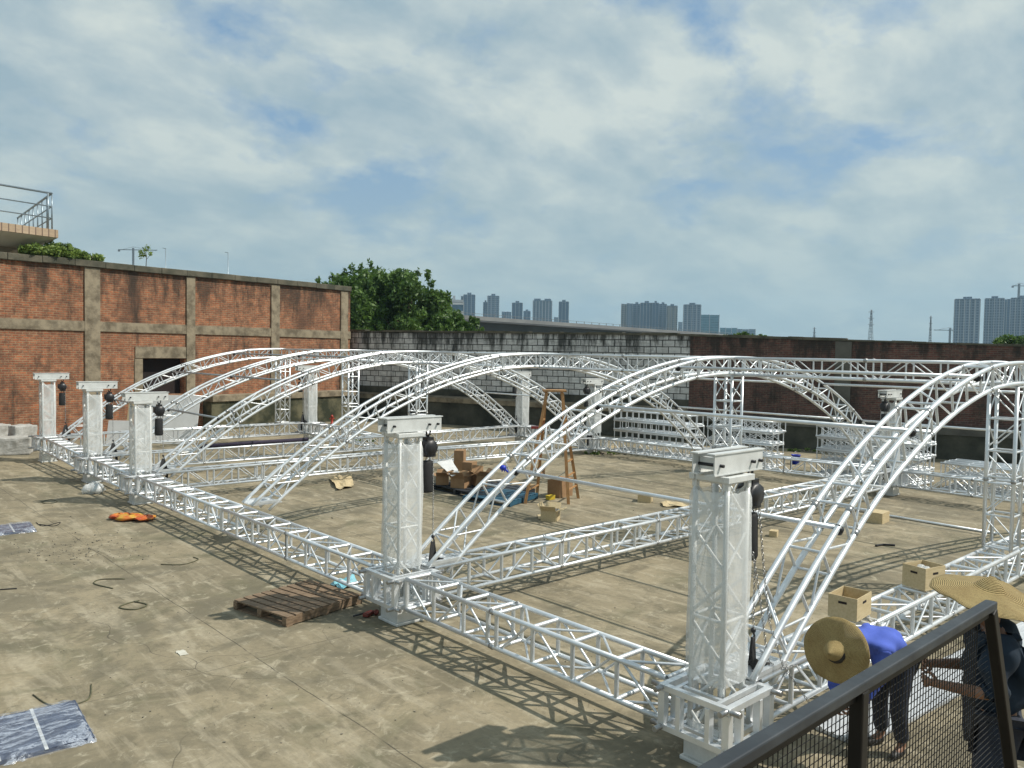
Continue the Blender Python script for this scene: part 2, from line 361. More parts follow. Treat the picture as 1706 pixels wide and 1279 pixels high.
def dup(root, loc, label, rz=None):
    r = root.copy(); COL.objects.link(r); r.location = loc
    if rz is not None: r.rotation_euler = (0, 0, rz)
    r['label'] = label
    for ch in [c for c in bpy.data.objects if c.parent is root]:
        c = ch.copy(); COL.objects.link(c); c.parent = r
        for g in [x for x in bpy.data.objects if x.parent is ch]:
            d = g.copy(); COL.objects.link(d); d.parent = c
    return r

# ------------------------------------------------------------------ setting
X5, Y4, YH, Y3, Y2, Y1, WX, WX1 = 0., 5.1927, 10.95, 16.2935, 20.3068, 25.3956, 16.5513, 9.4909
CX = WX/2
g = MB()
g.add([(-2200, -2200, 0), (2200, -2200, 0), (2200, 2200, 0), (-2200, 2200, 0)], [(0, 1, 2, 3)])
tag(g.build('ground', GROUND), kind='structure')

def wall_axes(a, b):
    a, b = Vector((a[0], a[1], 0)), Vector((b[0], b[1], 0)); return a, (b-a).length, math.atan2(b.y-a.y, b.x-a.x)
# red brick wall on the left, with concrete pilasters, belt and coping
a, L, rz = wall_axes((-14.5, 28.25), (16.75, 34.42))
w = thing('brick_wall', 'tall red brick wall with concrete pilasters and belt course on the left', 'wall', a, rz=rz)
dirx = Vector((math.cos(rz), math.sin(rz), 0)); diry = Vector((-math.sin(rz), math.cos(rz), 0))
def on_wall(u, v, a=a, d=dirx):      # where a photo direction meets this wall
    n_ = Vector((-d.y, d.x, 0)); r_ = ray(u, v); P = CAM+r_*((a-CAM).dot(n_)/r_.dot(n_)); return (P-a).dot(d), P.z
HB = 7.02
x0, zt0 = on_wall(238, 597); x1, zb0 = on_wall(308, 655); zb0 = 1.7
mb = MB()
mb.box((x0/2, .2, HB/2), (x0, .4, HB)); mb.box(((x1+L)/2, .2, HB/2), (L-x1, .4, HB))
mb.box(((x0+x1)/2, .2, (zt0+HB)/2), (x1-x0, .4, HB-zt0)); mb.box(((x0+x1)/2, .2, zb0/2), (x1-x0, .4, zb0))
mb.box((L-.2, 5.4, HB/2), (.4, 10, HB))
mb.build('masonry', BRICK, w)
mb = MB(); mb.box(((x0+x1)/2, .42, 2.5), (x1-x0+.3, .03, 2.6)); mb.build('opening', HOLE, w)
mb = MB()
mb.box(((x0+x1)/2, -.015, zt0+.27), (x1-x0+.7, .05, .5)); mb.box((x0-.2, -.012, (zt0+zb0)/2), (.36, .046, zt0-zb0-.02)); mb.build('opening_surround', CONC, w)
for u_, w_ in ((153, .62), (317, .42), (458, .5), (573, .5)):
    x = on_wall(u_, 500)[0]; mb = MB(); z_lo = 0.0
    mb.box((x, -.03, HB/2-.02), (w_, .08, HB-.06)); mb.build('pilaster', CONC, w)
mb = MB(); mb.box((L/2, -.02, 4.60), (L+.02, .07, .40)); mb.build('belt_course', CONC, w)
mb = MB()
for k in range(26):
    xa, xb = L*k/26, L*(k+1)/26-.01
    mb.box(((xa+xb)/2, .17+random.uniform(-.01, .01), HB+.11+random.uniform(-.012, .012)), (xb-xa, .62, .26))
mb.box((L-.2, 5.6, HB+.11), (.6, 9.5, .25))
mb.build('coping', COPE, w, bevel=.02)
xl = on_wall(338, 655)[0]
mb = MB(); mb.box(((xl+L)/2, -.35, .66), (L-xl, .68, 1.30)); mb.build('plinth', MOSSY, w)
mb = MB(); mb.box(((xl+L)/2-.05, -.38, 1.47), (L-xl-.1, .80, .30)); mb.build('plinth_ledge', CONC, w, bevel=.02)
# grey block wall
def far_wall(name, label, pa, pb, h, matm, ledge_z, mat_ledge, mat_pl, cope=COPE, piers=(), drop=.15):
    a, L, rz = wall_axes(pa, pb); w = thing(name, label, 'wall', a, rz=rz)
    mb = MB(); mb.box((L/2, .15, h/2), (L, .3, h)); mb.build('masonry', matm, w)
    mb = MB(); x = 0.
    while x < L-.2:
        ln = min(random.uniform(.5, 1.9), L-x); hh = random.uniform(.06, .13)
        mb.box((x+ln/2, .15, h+hh/2), (ln-.012, .42+random.uniform(-.03, .03), hh)); x += ln
    mb.build('coping', cope, w)
    mb = MB(); mb.box((L/2, -.22, ledge_z/2-.14), (L, .42, ledge_z-.28)); mb.build('plinth', mat_pl, w)
    mb = MB()
    vs = [(0, -.5, ledge_z-.30), (0, -.5, ledge_z-.06), (0, -.01, ledge_z+.02), (0, -.01, ledge_z-.30)]
    mb.add([v for v in vs]+[(L, v[1], v[2]) for v in vs], [(0, 1, 2, 3), (7, 6, 5, 4), (0, 4, 5, 1), (1, 5, 6, 2), (0, 3, 7, 4), (2, 6, 7, 3)])
    mb.build('plinth_ledge', mat_ledge, w)
    for u_ in piers:
        n_ = Vector((-math.sin(rz), math.cos(rz), 0)); d_ = Vector((math.cos(rz), math.sin(rz), 0)); r_ = ray(u_, 600)
        P = CAM+r_*((a-CAM).dot(n_)/r_.dot(n_)); x = (P-a).dot(d_)
        mb = MB(); mb.box((x, -.05, h/2), (.62, .12, h-.05)); mb.build('pier', GREYR, w)
    for ob in list(w.children):
        for v in ob.data.vertices:
            if v.co.z > 3: v.co.z -= drop*v.co.x/L
    return w, a, L, rz
PA, PM = at(584, 560, 45.3), at(1350, 560, 33.3); _dl = Vector((PM.x-PA.x, PM.y-PA.y, 0)).normalized()
def along(u):
    n_ = Vector((-_dl.y, _dl.x, 0)); r_ = ray(u, 560); return CAM+r_*((PA-CAM).dot(n_)/r_.dot(n_))
PB, PC = along(1150), along(1930)
wb, *_r = far_wall('block_wall', 'pale grey block wall with black damp streaks in the middle distance', PA, PB, 4.83, BLOCK, 1.45, CONC, DARKR)
mb = MB(); mb.box((_r[1]/2, -.02, 1.64), (_r[1], .06, .36)); mb.build('damp_band', DARKR, wb)
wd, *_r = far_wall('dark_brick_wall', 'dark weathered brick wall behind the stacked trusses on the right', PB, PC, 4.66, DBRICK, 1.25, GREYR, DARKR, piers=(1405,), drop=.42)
pd = (PC-PB).normalized()

# ------------------------------------------------------------------ trusses
def lattice(root, o0, frame, ts, w, h, rc=.030, rv=.026, rd=.0155, dense=1, mats=(None, None), rungs=None, topdiag=True, dbl=(), cn=10, ln=7):
    mc, ml = mats[0] or ALU, mats[1] or ALUC
    def cor(t, a, b):
        o, s, u = frame(t); return o+s*(a*w/2)+u*(b*h/2)-o0
    dn = [ts[0]+(ts[-1]-ts[0])*k/(dense*(len(ts)-1)) for k in range(dense*(len(ts)-1)+1)] if dense > 1 else [ts[0], ts[-1]]
    for a in (-1, 1):
        for b in (-1, 1):
            mb = MB(); mb.tube([cor(t, a, b) for t in dn], rc, cn); ch = mb.build('chord', mc, root)
            for q in dbl:
                t = ts[0]+(ts[-1]-ts[0])*q; n_ = min(ts, key=lambda z: abs(z-t)+(9 if z >= t else 0)); t = (t+n_)/2
                cb = MB(); cb.tube([cor(t-.03, a, b), cor(t+.03, a, b)], rc*1.22, cn); e_ = (cor(t, a, b)-cor(t, a, -b)).normalized()
                cb.tube([cor(t, a, b)-e_*(rc+.016), cor(t, a, b)+e_*(rc+.016)], .006, 5); cb.build('coupler', STEEL, ch)
    full = [ts[i] for i in rungs] if rungs else list(ts)+[ts[0]+(ts[-1]-ts[0])*q for q in dbl]
    for a in (-1, 1):
        mb = MB()
        for t in full: mb.tube([cor(t, a, -1), cor(t, a, 1)], rv, ln, False)
        for i in range(len(ts)-1):
            b = 1 if i % 2 else -1; e = (ts[i+1]-ts[i])*.1
            mb.tube([cor(ts[i]+e, a, b), cor(ts[i+1]-e, a, -b)], rd, 6, False)
        mb.build('side_lacing', ml, root)
    for b, nm in ((1, 'top_lacing'), (-1, 'bottom_lacing')):
        mb = MB()
        for t in full: mb.tube([cor(t, -1, b), cor(t, 1, b)], rv, ln, False)
        if topdiag:
            for i in range(len(ts)-1):
                a = 1 if i % 2 else -1; e = (ts[i+1]-ts[i])*.1
                mb.tube([cor(ts[i]+e, a, b), cor(ts[i+1]-e, -a, b)], rd, 6, False)
        mb.build(nm, ml, root)
def straight(name, label, cat, p, q, group, w=.40, h=.40, bay=.64, **kw):
    p, q = Vector(p), Vector(q); d = (q-p); L = d.length; d.normalize()
    side = Vector((0, 0, 1)).cross(d) if abs(d.z) < .9 else Vector((1, 0, 0)); side.normalize(); up = d.cross(side)
    root = thing(name, label, cat, p, group)
    n = max(1, round(L/bay)); pad = .03
    ts = [pad+(L-2*pad)*i/n for i in range(n+1)]
    lattice(root, p, lambda t: (p+d*t, side, up), ts, w, h, **kw)
    return root
ZT = .7247                       # top of the base frame
ZC = ZT-.22
HB_ = .42
rown = {0.: 'nearest row', Y4: 'second row from the camera', Y3: 'third base row from the camera', Y2: 'fourth base row from the camera', Y1: 'farthest short row by the brick wall'}
dz = {(0., 0.): 0, (0., Y4): 0, (0., Y3): 0, (0., Y2): 0, (0., Y1): .12, (WX1, Y1): .12, (WX, Y2): .04, (WX, Y3): -.10, (WX, Y4): 0, (WX, 0.): 0, (0., YH): 0, (CX, 0.): 0}
GB = 'box trusses of the base frame'
def base(x0, y0, x1, y1, label, z0=0., z1=0., e0=.39, e1=.39, joints=True):
    p, q = Vector((x0, y0, ZC+z0)), Vector((x1, y1, ZC+z1)); d = (q-p).normalized()
    p, q = p+d*e0, q-d*e1; L = (q-p).length
    dbl = tuple((k*2.6+.085)/L for k in range(1, int(L/2.6)+1) if k*2.6+.3 < L) if joints else ()
    n = max(1, round(L/.645))
    return straight('base_truss', label, 'truss', p, q, GB, .42, .42, bay=L/n, dbl=dbl)
base(0, 0, 0, Y4, 'bright base truss along the open left side, between the two nearest towers')
base(0, Y4, 0, YH, 'base truss on the left side running back from the second tower beside the wooden pallet', e1=.0)
base(0, YH, 0, Y3, 'base truss on the left side ending at the middle of the three far left towers', e0=.0)
base(0, Y3, 0, Y2, 'short base truss between the nearest two of the three far left towers')
base(0, Y2, 0, Y1, 'base truss between the farthest two left towers by the rubble', 0, .12)
base(0, 0, CX, 0, 'nearest base truss running right from the nearest tower, under the two open boxes', e1=-.2)
base(CX, 0, WX, 0, 'base truss of the nearest row continuing right past the tall column', e0=.2)
base(0, Y4, CX, Y4, 'base truss running right from the second tower across the yard', e1=0)
base(CX, Y4, WX, Y4, 'right half of the base truss in the second row, behind the nearest tower', e0=0)
base(0, Y3, CX, Y3, 'left half of the base truss in the third row, below the large white arch', e1=0)
base(CX, Y3, WX, Y3, 'right half of the base truss in the third row, behind the cartons', 0, -.10, e0=0)
base(0, Y2, CX, Y2, 'left half of the base truss in the fourth row', e1=0)
base(CX, Y2, WX, Y2, 'right half of the base truss in the fourth row, below the block wall', 0, .04, e0=0)
base(0, Y1, WX1, Y1, 'base truss of the farthest row along the brick wall', .12, .12)
base(WX1, Y1, WX1, Y2, 'short base truss linking the farthest right tower to the fourth row', .12, 0, e1=.2)
base(WX, 0, WX, Y4, 'base truss on the far right side, nearest of the far line', 0, 0)
base(WX, Y4, WX, YH, 'base truss on the far side in front of the stacked trusses', 0, -.05, e1=0)
base(WX, YH, WX, Y3, 'base truss on the far side left of the stacked trusses', -.05, -.10, e0=0)
base(WX, Y3, WX, Y2, 'short base truss on the far side between the two towers before the block wall', -.10, .04)

# towers, sleeve blocks, hoists
GT, GS, GH = 'film wrapped lifting towers', 'sleeve blocks around the tower feet', 'black chain hoists hanging on the towers'
def tower(x, y, top, label, sg_=1, bl=1.02):
    o = Vector((x, y, 0)); root = thing('lifting_tower', label, 'tower', o, GT); zm = top-.27
    wd_ = .34
    lattice(root, o, lambda t: (o+Vector((0, 0, t)), Vector((1, 0, 0)), Vector((0, 1, 0))), [.10+(zm-.10)*i/6 for i in range(7)], wd_, wd_, rc=.026, rv=.018, rd=.0165, mats=(PAINT, PAINT), rungs=(0, 3, 6))
    mb = MB(); mb.box((0, 0, .02), (.47, .47, .04)); mb.box((0, 0, .135), (.42, .42, .19)); mb.build('base_foot', PAINT, root, bevel=.01)
    # clear film, slightly wrinkled
    mb = MB(); hw = wd_/2+.036; nz, ns = 26, 28; vs = []
    zl, zh = ZT+.06, zm-.10
    for i in range(nz+1):
        z = zl+(zh-zl)*i/nz
        for k in range(ns):
            f = k/ns*4; sd = int(f); q = (f-sd)*2-1
            px, py = [(q, -1), (1, q), (-q, 1), (-1, -q)][sd]
            pinch = .004*math.sin(z*5+k*.7)+random.uniform(-.002, .002)+(.018 if i in (0, nz) else 0)*-1
            ed = 1
            vs.append((px*(hw*ed+pinch), py*(hw*ed+pinch*.8), z+random.uniform(-.01, .01)*(i in (0, nz))))
    mb.add(vs, [(i*ns+k, i*ns+(k+1) % ns, (i+1)*ns+(k+1) % ns, (i+1)*ns+k) for i in range(nz) for k in range(ns)], True)
    mb.build('plastic_wrap', FILM, root)
    # lower wrapped part inside the sleeve
    mb = MB()
    for a in (-1, 1):
        mb.box((a*.195, 0, .22), (.01, .36, .36)); mb.box((0, a*.195, .22), (.36, .01, .36))
    mb.build('foot_wrap', FILM, root)
    # head: square frame on four studs, with a double channel beam reaching out over the hoist
    mb = MB()
    for a in (-1, 1):
        mb.box((0, a*.185, zm+.03), (.44, .06, .055)); mb.box((a*.185, 0, zm+.03), (.055, .30, .052))
        for b in (-1, 1): mb.box((a*.17, b*.17, zm-.035), (.05, .05, .07))
    mb.build('head_frame', PAINT, root, bevel=.004)
    mb = MB(); zb = zm+.065; hb = top-zb; cx = .12 if bl > .9 else .10
    for a in (-1, 1):
        mb.box((cx*sg_, a*.115, zb+hb/2), (bl, .012, hb-.024))
        mb.box((cx*sg_, a*.09, top-.006), (bl+.04, .085, .012)); mb.box((cx*sg_, a*.09, zb+.006), (bl, .07, .012))
    for e in (-bl*.36, bl*.38):
        mb.box(((cx+e)*sg_, 0, zb+hb/2), (.05, .20, hb*.55))
    mb.build('head_beam', PAINT, root)
    for e in (-bl*.39, bl*.26, bl*.42):
        mb = MB(); mb.tube([((cx+e)*sg_, -.16, zb+hb*.45), ((cx+e)*sg_, .16, zb+hb*.45)], .016, 8); mb.build('bolt', BLACK, root)
    return root
def sleeve(x, y, zoff, label):
    o = Vector((x, y, 0)); root = thing('sleeve_block', label, 'truss block', o, GS)
    zt, zb = ZT+zoff, ZT-.44+zoff; s = .350
    mb = MB(); b_ = .062
    for z in (zt-b_/2, zb+b_/2):
        for a in (-1, 1):
            mb.box((0, a*s, z), (2*s+b_, b_, b_)); mb.box((a*s, 0, z), (b_, 2*s-b_, b_-.003))
            mb.box((0, a*.225, z-.001), (2*s-b_-.002, .04, b_-.01)); mb.box((a*.225, 0, z-.002), (.04, .40, b_-.014))
    mb.build('outer_frame', ALU, root, bevel=.003)
    h_ = zt-zb-2*b_; zc_ = (zt+zb)/2
    for a in (-1, 1):
        for b in (-1, 1):
            for c, d in ((a*s, b*s), (a*(s-.19), b*s), (a*s, b*(s-.19))):
                mb = MB(); mb.box((c, d, zc_), (b_+.012 if c == a*s else .05, b_+.010 if d == b*s else .05, h_)); mb.build('post', ALU, root, bevel=.003)
            for z in (zt-.03, zb+.03):
                mb = MB(); mb.tube([(a*(s-.10), b*s, z+.001), (a*(s+.13), b*s, z+.001)], .027, 12); mb.tube([(a*(s+.129), b*s, z+.001), (a*(s+.131), b*s, z+.001)], .016, 10); mb.build('spigot', STEEL, root)
                mb = MB(); mb.tube([(a*s, b*(s-.10), z-.001), (a*s, b*(s+.13), z-.001)], .0265, 12); mb.build('spigot', STEEL, root)
    return root
def chain(mb, p, q, pitch=.034, r=.0042, R_=.011):
    p, q = Vector(p), Vector(q); d = q-p; n = max(2, int(d.length/pitch)); d.normalize()
    a = Vector((1, 0, 0)) if abs(d.x) < .8 else Vector((0, 1, 0)); x = (a-d*a.dot(d)).normalized(); y = d.cross(x)
    for i in range(n):
        c = p+(q-p)*((i+.5)/n); s_, f_ = (x, d) if i % 2 else (y, d)
        pts = [c+s_*(R_*math.cos(k*math.pi/3))+f_*(pitch*.62*math.sin(k*math.pi/3)) for k in range(7)]
        mb.tube(pts, r, 4, False)
def hoist(x, y, top, zoff, label, sgn=1, bagdx=.02, bagl=.42, drop=None, loose=False):
    """hangs from the overhanging end of the head beam"""
    o = Vector((x, y, 0)); root = thing('chain_hoist', label, 'hoist', o+Vector((sgn*(.50 if loose else .44), 0, 0)), GH)
    zh = top-.22; zl = ZT+zoff
    mb = MB(); mb.tube([(0, 0, top-.17), (.035, 0, zh), (.03, 0, zh-.06), (-.03, 0, zh-.07), (-.03, 0, zh-.02)], .014, 8)
    mb.tube([(0, 0, zh-.06), (0, 0, zh-.14)], .02, 8); mb.build('top_hook', BLACK, root)
    zb = zh-.24
    mb = MB(); M = Matrix.Translation((0, 0, zb))@Matrix.Rotation(R(90), 4, 'X')
    mb.lathe([(.001, -.10), (.105, -.10), (.122, -.07), (.128, 0), (.122, .07), (.122, .07), (.105, .10), (.001, .10)], 9, M)
    mb.box((0, 0, zb+.09), (.11, .13, .12)); mb.box((0.01, 0, zb-.09), (.15, .15, .09)); mb.box((-.05, 0, zb+.02), (.16, .10, .14))
    body = mb.build('hoist_body', BLACK, root)
    mb = MB(); mb.lathe([(.001, -.112), (.045, -.112), (.05, -.102), (.07, -.1015), (.072, -.095)], 16, M); mb.build('cover_cap', BLACK, body)
    mb = MB(); zt = zb-.20
    mb.lathe([(.001, zt), (.074, zt), (.084, zt-.03), (.088, zt-bagl*.5), (.094, zt-bagl+.04), (.076, zt-bagl), (.001, zt-bagl)], 11, Matrix.Translation((bagdx-.02, .02, 0))@Matrix.Diagonal((1.12, .85, 1, 1)))
    mb.tube([(bagdx-.06, 0, zt), (-.02, 0, zb-.1)], .006, 5); mb.tube([(bagdx+.02, 0, zt), (.02, 0, zb-.1)], .006, 5)
    mb.build('chain_bag', RUBBER, root)
    zs = zl+.42
    mb = MB(); chain(mb, (.075, -.03, zb-.1), (.085, -.03, zs)); mb.build('load_chain', STEEL, root)
    if loose:
        mb = MB()
        pts = [(.085, -.05, zb-.1), (.13, -.1, zt-bagl-.1), (.16, -.16, zl+.5), (.19, -.3, zl+.1), (.3, -.5, zl-.2), (.42, -.62, .3)]
        for p, q in zip(pts, pts[1:]): chain(mb, p, q)
        mb.build('hand_chain', STEEL, root); mb = MB()
        pts = [(-.02, -.06, zt-bagl+.1), (.02, -.12, zt-bagl-.3), (.08, -.2, zl+.15), (.26, -.22, zl+.02), (.5, -.3, zl+.03)]
        for p, q in zip(pts, pts[1:]): chain(mb, p, q)
        mb.build('hand_chain', STEEL, root)
    mb = MB(); mb.ball((.085, -.03, zs-.02), .028, 10); mb.tube([(.085, -.03, zs-.03), (.11, -.03, zs-.08), (.085, -.03, zs-.11), (.06, -.03, zs-.09)], .011, 7)
    mb.build('bottom_hook', BLACK, root)
    mb = MB()
    for e in (-1, 1):
        mb.beam((.085, -.03, zs-.10), (.085+e*.10, -.03+e*.08, zl+.05), .07, .014, (0, 1, 0))
        mb.beam((.085+e*.10, -.03+e*.08, zl+.05), (.10+e*.11, -.03+e*.09, zl-.30), .07, .008, (0, 1, 0))
    for k in range(3):
        mb.tube([(.06+.09*t_/6+k*.02, -.10+.02*k+.10*math.sin(t_*.9), zl+.05+.022*math.sin(t_*1.3+k)) for t_ in range(9)], .026, 6)
    mb.build('sling', RUBBER, root)
    return root
TW = [(0, 0, 2.955, 0, 1, 'nearest tower at the lower right', True), (0, Y4, 2.90, 0, 1, 'second tower beside the brown pallet', True),
      (0, Y3, 2.71, 0, 1, 'rightmost of three far left towers', False), (0, Y2, 2.82, 0, 1, 'middle of three far left towers', False),
      (0, Y1, 2.90, .12, 1, 'leftmost tower by the rubble', False), (WX1, Y1, 3.15, .12, -1, 'tower near the brick wall corner', False),
      (WX, Y2, 3.02, .04, -1, 'tower left of the ladder', False), (WX, Y3, 2.88, -.1, -1, 'tower right of the ladder', False),
      (WX, Y4, 2.95, 0, -1, 'tower between the right truss stacks', False)]
for x, y, tp, zo, sg, lb, nr in TW:
    tower(x, y, tp, 'white film wrapped '+lb, sg, .82 if (x, y) == (0, 0) else .93 if nr else 1.0)
    sleeve(x, y, zo, 'square aluminium sleeve block around the '+lb)
    hoist(x, y, tp, zo, 'black chain hoist hanging on the '+lb, sg, loose=(x == 0 and y == 0), bagdx=.07 if (x, y) == (0, 0) else .02, bagl=.46 if nr else .42)

# arches
UP = [(.30, .745), (1.05, 1.34), (2.0, 2.00), (3.0, 2.58), (4.2, 3.09), (5.4, 3.46), (6.6, 3.70), (7.4, 3.775), (CX, 3.80)]
def catmull(P, n=10):
    P = [Vector((p[0], 0, p[1])) for p in P]; out = []
    Q = [P[0]*2-P[1]]+P+[P[-1]*2-P[-2]]
    for i in range(1, len(Q)-2):
        for k in range(n):
            t = k/n; a, b, c, d = Q[i-1:i+3]
            out.append(.5*((2*b)+(c-a)*t+(2*a-5*b+4*c-d)*t*t+(3*b-a-3*c+d)*t**3))
    out.append(P[-1]); return out
_full = catmull(UP+[(WX-x, z) for x, z in UP[-2::-1]])
_len = [0.]
for p_, q_ in zip(_full, _full[1:]): _len.append(_len[-1]+(q_-p_).length)
SL = _len[-1]
def arc(s):
    s = max(0., min(SL, s)); i = max(0, min(len(_len)-2, int(np.searchsorted(_len, s))-1))
    f = (s-_len[i])/(_len[i+1]-_len[i]); return _full[i].lerp(_full[i+1], f)
DA = .33
def arch(y, label, s1=1., s0=0.):
    root = thing('arched_truss', label, 'arch', (0, y, 0), 'arched trusses over the base frame'); o = Vector((0, y, 0))
    def frame(t):
        p = arc(t); d = (arc(t+.25)-arc(t-.25)).normalized(); n = Vector((-d.z, 0, d.x)); return o+p-n*(DA/2), Vector((0, 1, 0)), n
    L = SL*s1; n = round(L/.56); ts = [.0+L*i/n for i in range(n+1)]
    ts[0] = .0
    dbl = tuple((k*2.4+.07)/L for k in range(1, int(L/2.4)+1))
    def cor(t, a, b):
        c, s, u = frame(t); P = c+s*(a*.2)+u*(b*DA/2)-o; return P
    for a in (-1, 1):
        for b in (-1, 1):
            mb = MB(); e = 0. if b > 0 else .20
            tt = [e+(L-e-(0. if s1 < 1 else e))*k/70 for k in range(71)]
            mb.tube([cor(t, a, b) for t in tt], .034, 10); ch = mb.build('chord', ALU, root)
            if b > 0 or True:
                for k in range(1, int(L/2.4)+1):
                    jb = MB(); t = k*2.4; jb.tube([cor(t-.045, a, b), cor(t+.045, a, b)], .038, 10); jb.build('coupler', STEEL, ch)
    full = ts[1:-1]+[L*q for q in dbl]; mb = MB()
    for a in (-1, 1):
        for t in full: mb.tube([cor(t, a, -1), cor(t, a, 1)], .0175, 7, False)
        for i in range(1, len(ts)-2):
            b = 1 if i % 2 else -1; mb.tube([cor(ts[i]+.05, a, b), cor(ts[i+1]-.05, a, -b)], .014, 6, False)
    for b in (1, -1):
        for i, t in enumerate(full):
            if i % 2 == 0 or i >= len(ts)-2: mb.tube([cor(t, -1, b), cor(t, 1, b)], .0175, 7, False)
        for i in range(1, len(ts)-4, 4): mb.tube([cor(ts[i]+.04, -1, b), cor(ts[i+1]-.04, 1, b)], .014, 6, False)
    mb.build('lacing', ALUC, root)
    for e in ((0,) if s1 < 1 else (0, 1)):
        mb = MB(); x = .62 if e == 0 else WX-.62
        zf = ZT+.028
        mb.box((x, 0, zf), (.62, .46, .018)); 
        for a in (-1, 1): mb.beam((x-.28, a*.2, zf+.03), (x+.28, a*.2, zf+.03), .06, .05)
        mb.build('foot_plate', ALUC, root)
    return root
arch(0, 'nearest white arched truss rising from beside the nearest tower to the right edge')
arch(Y4, 'large arched truss rising from the second tower over the ladder')
arch(YH, 'arched truss with no tower, rising from the middle of the left base truss')
arch(Y3, 'arched truss rising from the rightmost of the three far left towers')
arch(Y2, 'arched truss rising from the middle one of the three far left towers')
arch(Y1, 'farthest half arch in front of the brick wall', .5)
# columns and ridge
for y, lb in ((0., 'tall column truss at the right edge with its foot on the nearest row'), (Y4, 'column truss under the crest behind the nearest tower'),
              (Y3, 'column truss whose foot is hidden behind the second tower'), (Y2, 'column truss standing before the corner of the brick wall'), (Y1, 'farthest column truss in front of the mossy plinth')):
    zo = .12 if y == Y1 else 0
    straight('column_truss', lb, 'column', (CX, y, ZT+zo+.03), (CX, y, 3.44), 'column trusses under the ridge', .40, .40, bay=.52, rv=.017, rd=.012, dbl=(.5-.06,))
ys = [0., Y4, YH, Y3, Y2, Y1]
for (ya, yb), lb in zip(zip(ys, ys[1:]), ('ridge truss at the right, between the nearest arch and the second', 'ridge truss between the second arch and the one without a tower',
        'ridge truss in the middle, over the block wall', 'ridge truss between the crests of the third and fourth rows', 'farthest ridge truss ending at the half arch')):
    straight('ridge_truss', lb, 'truss', (CX, ya+(.21 if ya else -.2), 3.615), (CX, yb-.21, 3.615), 'ridge trusses', .34, .345, bay=.60, rv=.015, rd=.011, dbl=(.5,))
# purlin pipes
def purlin(x, z, ya, yb, label, mat=ALU, r=.027):
    root = thing('purlin_pipe', label, 'pipe', (x, ya, z), 'purlin pipes between the arches')
    mb = MB(); mb.tube([(0, 0, 0), (0, yb-ya, 0)], r, 12); mb.build('pipe', mat, root)
    for yy in (0, yb-ya):
        M = Matrix.Translation((0, yy, -.02))@Matrix.Rotation(R(90 - 35), 4, 'Y')
        mb = MB(); mb.lathe([(.032, -.03), (.052, -.03), (.052, .03), (.032, .03)], 14, M); mb.box((0, yy, 0), (.06, .05, .09)); mb.build('clamp', BLACK, root)
def zup(x): 
    x = min(x, WX-x); return float(np.interp(x, [p[0] for p in UP], [p[1] for p in UP]))
for (ya, yb), rl in (((0., Y4), 'between the nearest two arches'), ((Y3, Y2), 'between the third and fourth row arches'), ((Y2, Y1), 'between the two farthest arches')):
    for x, xl in ((2.0, 'lowest pipe on the near side'), (3.9, 'middle pipe on the near side'), (6.2, 'upper pipe on the near side')):
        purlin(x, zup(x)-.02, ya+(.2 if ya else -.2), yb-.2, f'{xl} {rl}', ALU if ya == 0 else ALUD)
for (ya, yb), rl in (((0., Y4), 'right of the large arch'), ((Y4, YH), 'before the dark brick wall'), ((Y3, Y2), 'left of the ladder')):
    for x, xl in ((WX-2.4, 'low pink-white pipe on the far slope'), (WX-4.6, 'high pipe on the far slope')):
        if ya == Y3 and x < WX-4: continue
        purlin(x, zup(x)-.02, ya+(.2 if ya else -.2), yb-.2, f'{xl} {rl}')
pa_, pb_ = gp(1422, 849, .03), gp(1662, 889, .03); root = thing('loose_pipe', 'long loose pipe lying on the concrete left of the tall column', 'pipe', (pa_.x, pa_.y, 0))
mb = MB(); mb.tube([(0, 0, .03), (pb_.x-pa_.x, pb_.y-pa_.y, .03)], .03, 12); mb.build('tube', ALU, root)

# ------------------------------------------------------------------ stacked trusses on the right
def proto_truss(L, group, xb, nm='stacked_truss', w=.36, h=.34):
    root = thing(nm, '', 'truss', (0, 0, 0), group)
    n = round(L/.62); q = lambda x, z, t: (x*w/2, t, h/2+.025+z*h/2); ts = [.02+(L-.04)*i/n for i in range(n+1)]
    for a in (-1, 1):
        for b in (-1, 1): mb = MB(); mb.tube([q(a, b, 0), q(a, b, L)], .033, 8); mb.build('chord', ALU, root)
        mb = MB(); mb.box((0, L/2, h/2+.025+a*(h/2+.022)), (w+.10, L+.06, .008)); 
    mb = MB()
    for i, t in enumerate(ts):
        for a in (-1, 1):
            mb.tube([q(a, -1, t), q(a, 1, t)], .017, 6, False); mb.tube([q(-1, a, t), q(1, a, t)], .017, 6, False)
            if xb and i < n:
                mb.tube([q(a, -1, t+.04), q(a, 1, ts[i+1]-.04)], .010, 5, False); mb.tube([q(a, 1, t+.04), q(a, -1, ts[i+1]-.04)], .010, 5, False)
    mb.build('lacing', ALUC, root)
    return root
def stack(x, y, L, cols, layers, gname, sname, jit=.05, xb=True):
    first = proto_truss(L, gname, xb); used = False
    ordn = ['bottom', 'second', 'third', 'fourth', 'top']
    for k in range(layers):
        for c in range(cols):
            loc = (x+c*.44+random.uniform(-.015, .015), y+random.uniform(-jit, jit), .05+k*.40)
            lb = f'{"top" if k == layers-1 else ordn[k]} layer truss of the {sname}'+('' if cols == 1 else [', yard side', ', wall side', ', against the wall'][c])
            if not used: first.location = loc; first['label'] = lb; used = True
            else: dup(first, loc, lb, random.uniform(-.008, .008))
    mb = MB()
stack(18.0, 12.75, 3.6, 2, 4, 'trusses of the left stack', 'left stack of bare trusses by the dark wall', xb=False)
stack(18.3, 9.7, 2.6, 2, 4, 'trusses of the middle stack', 'middle stack of cross braced trusses')
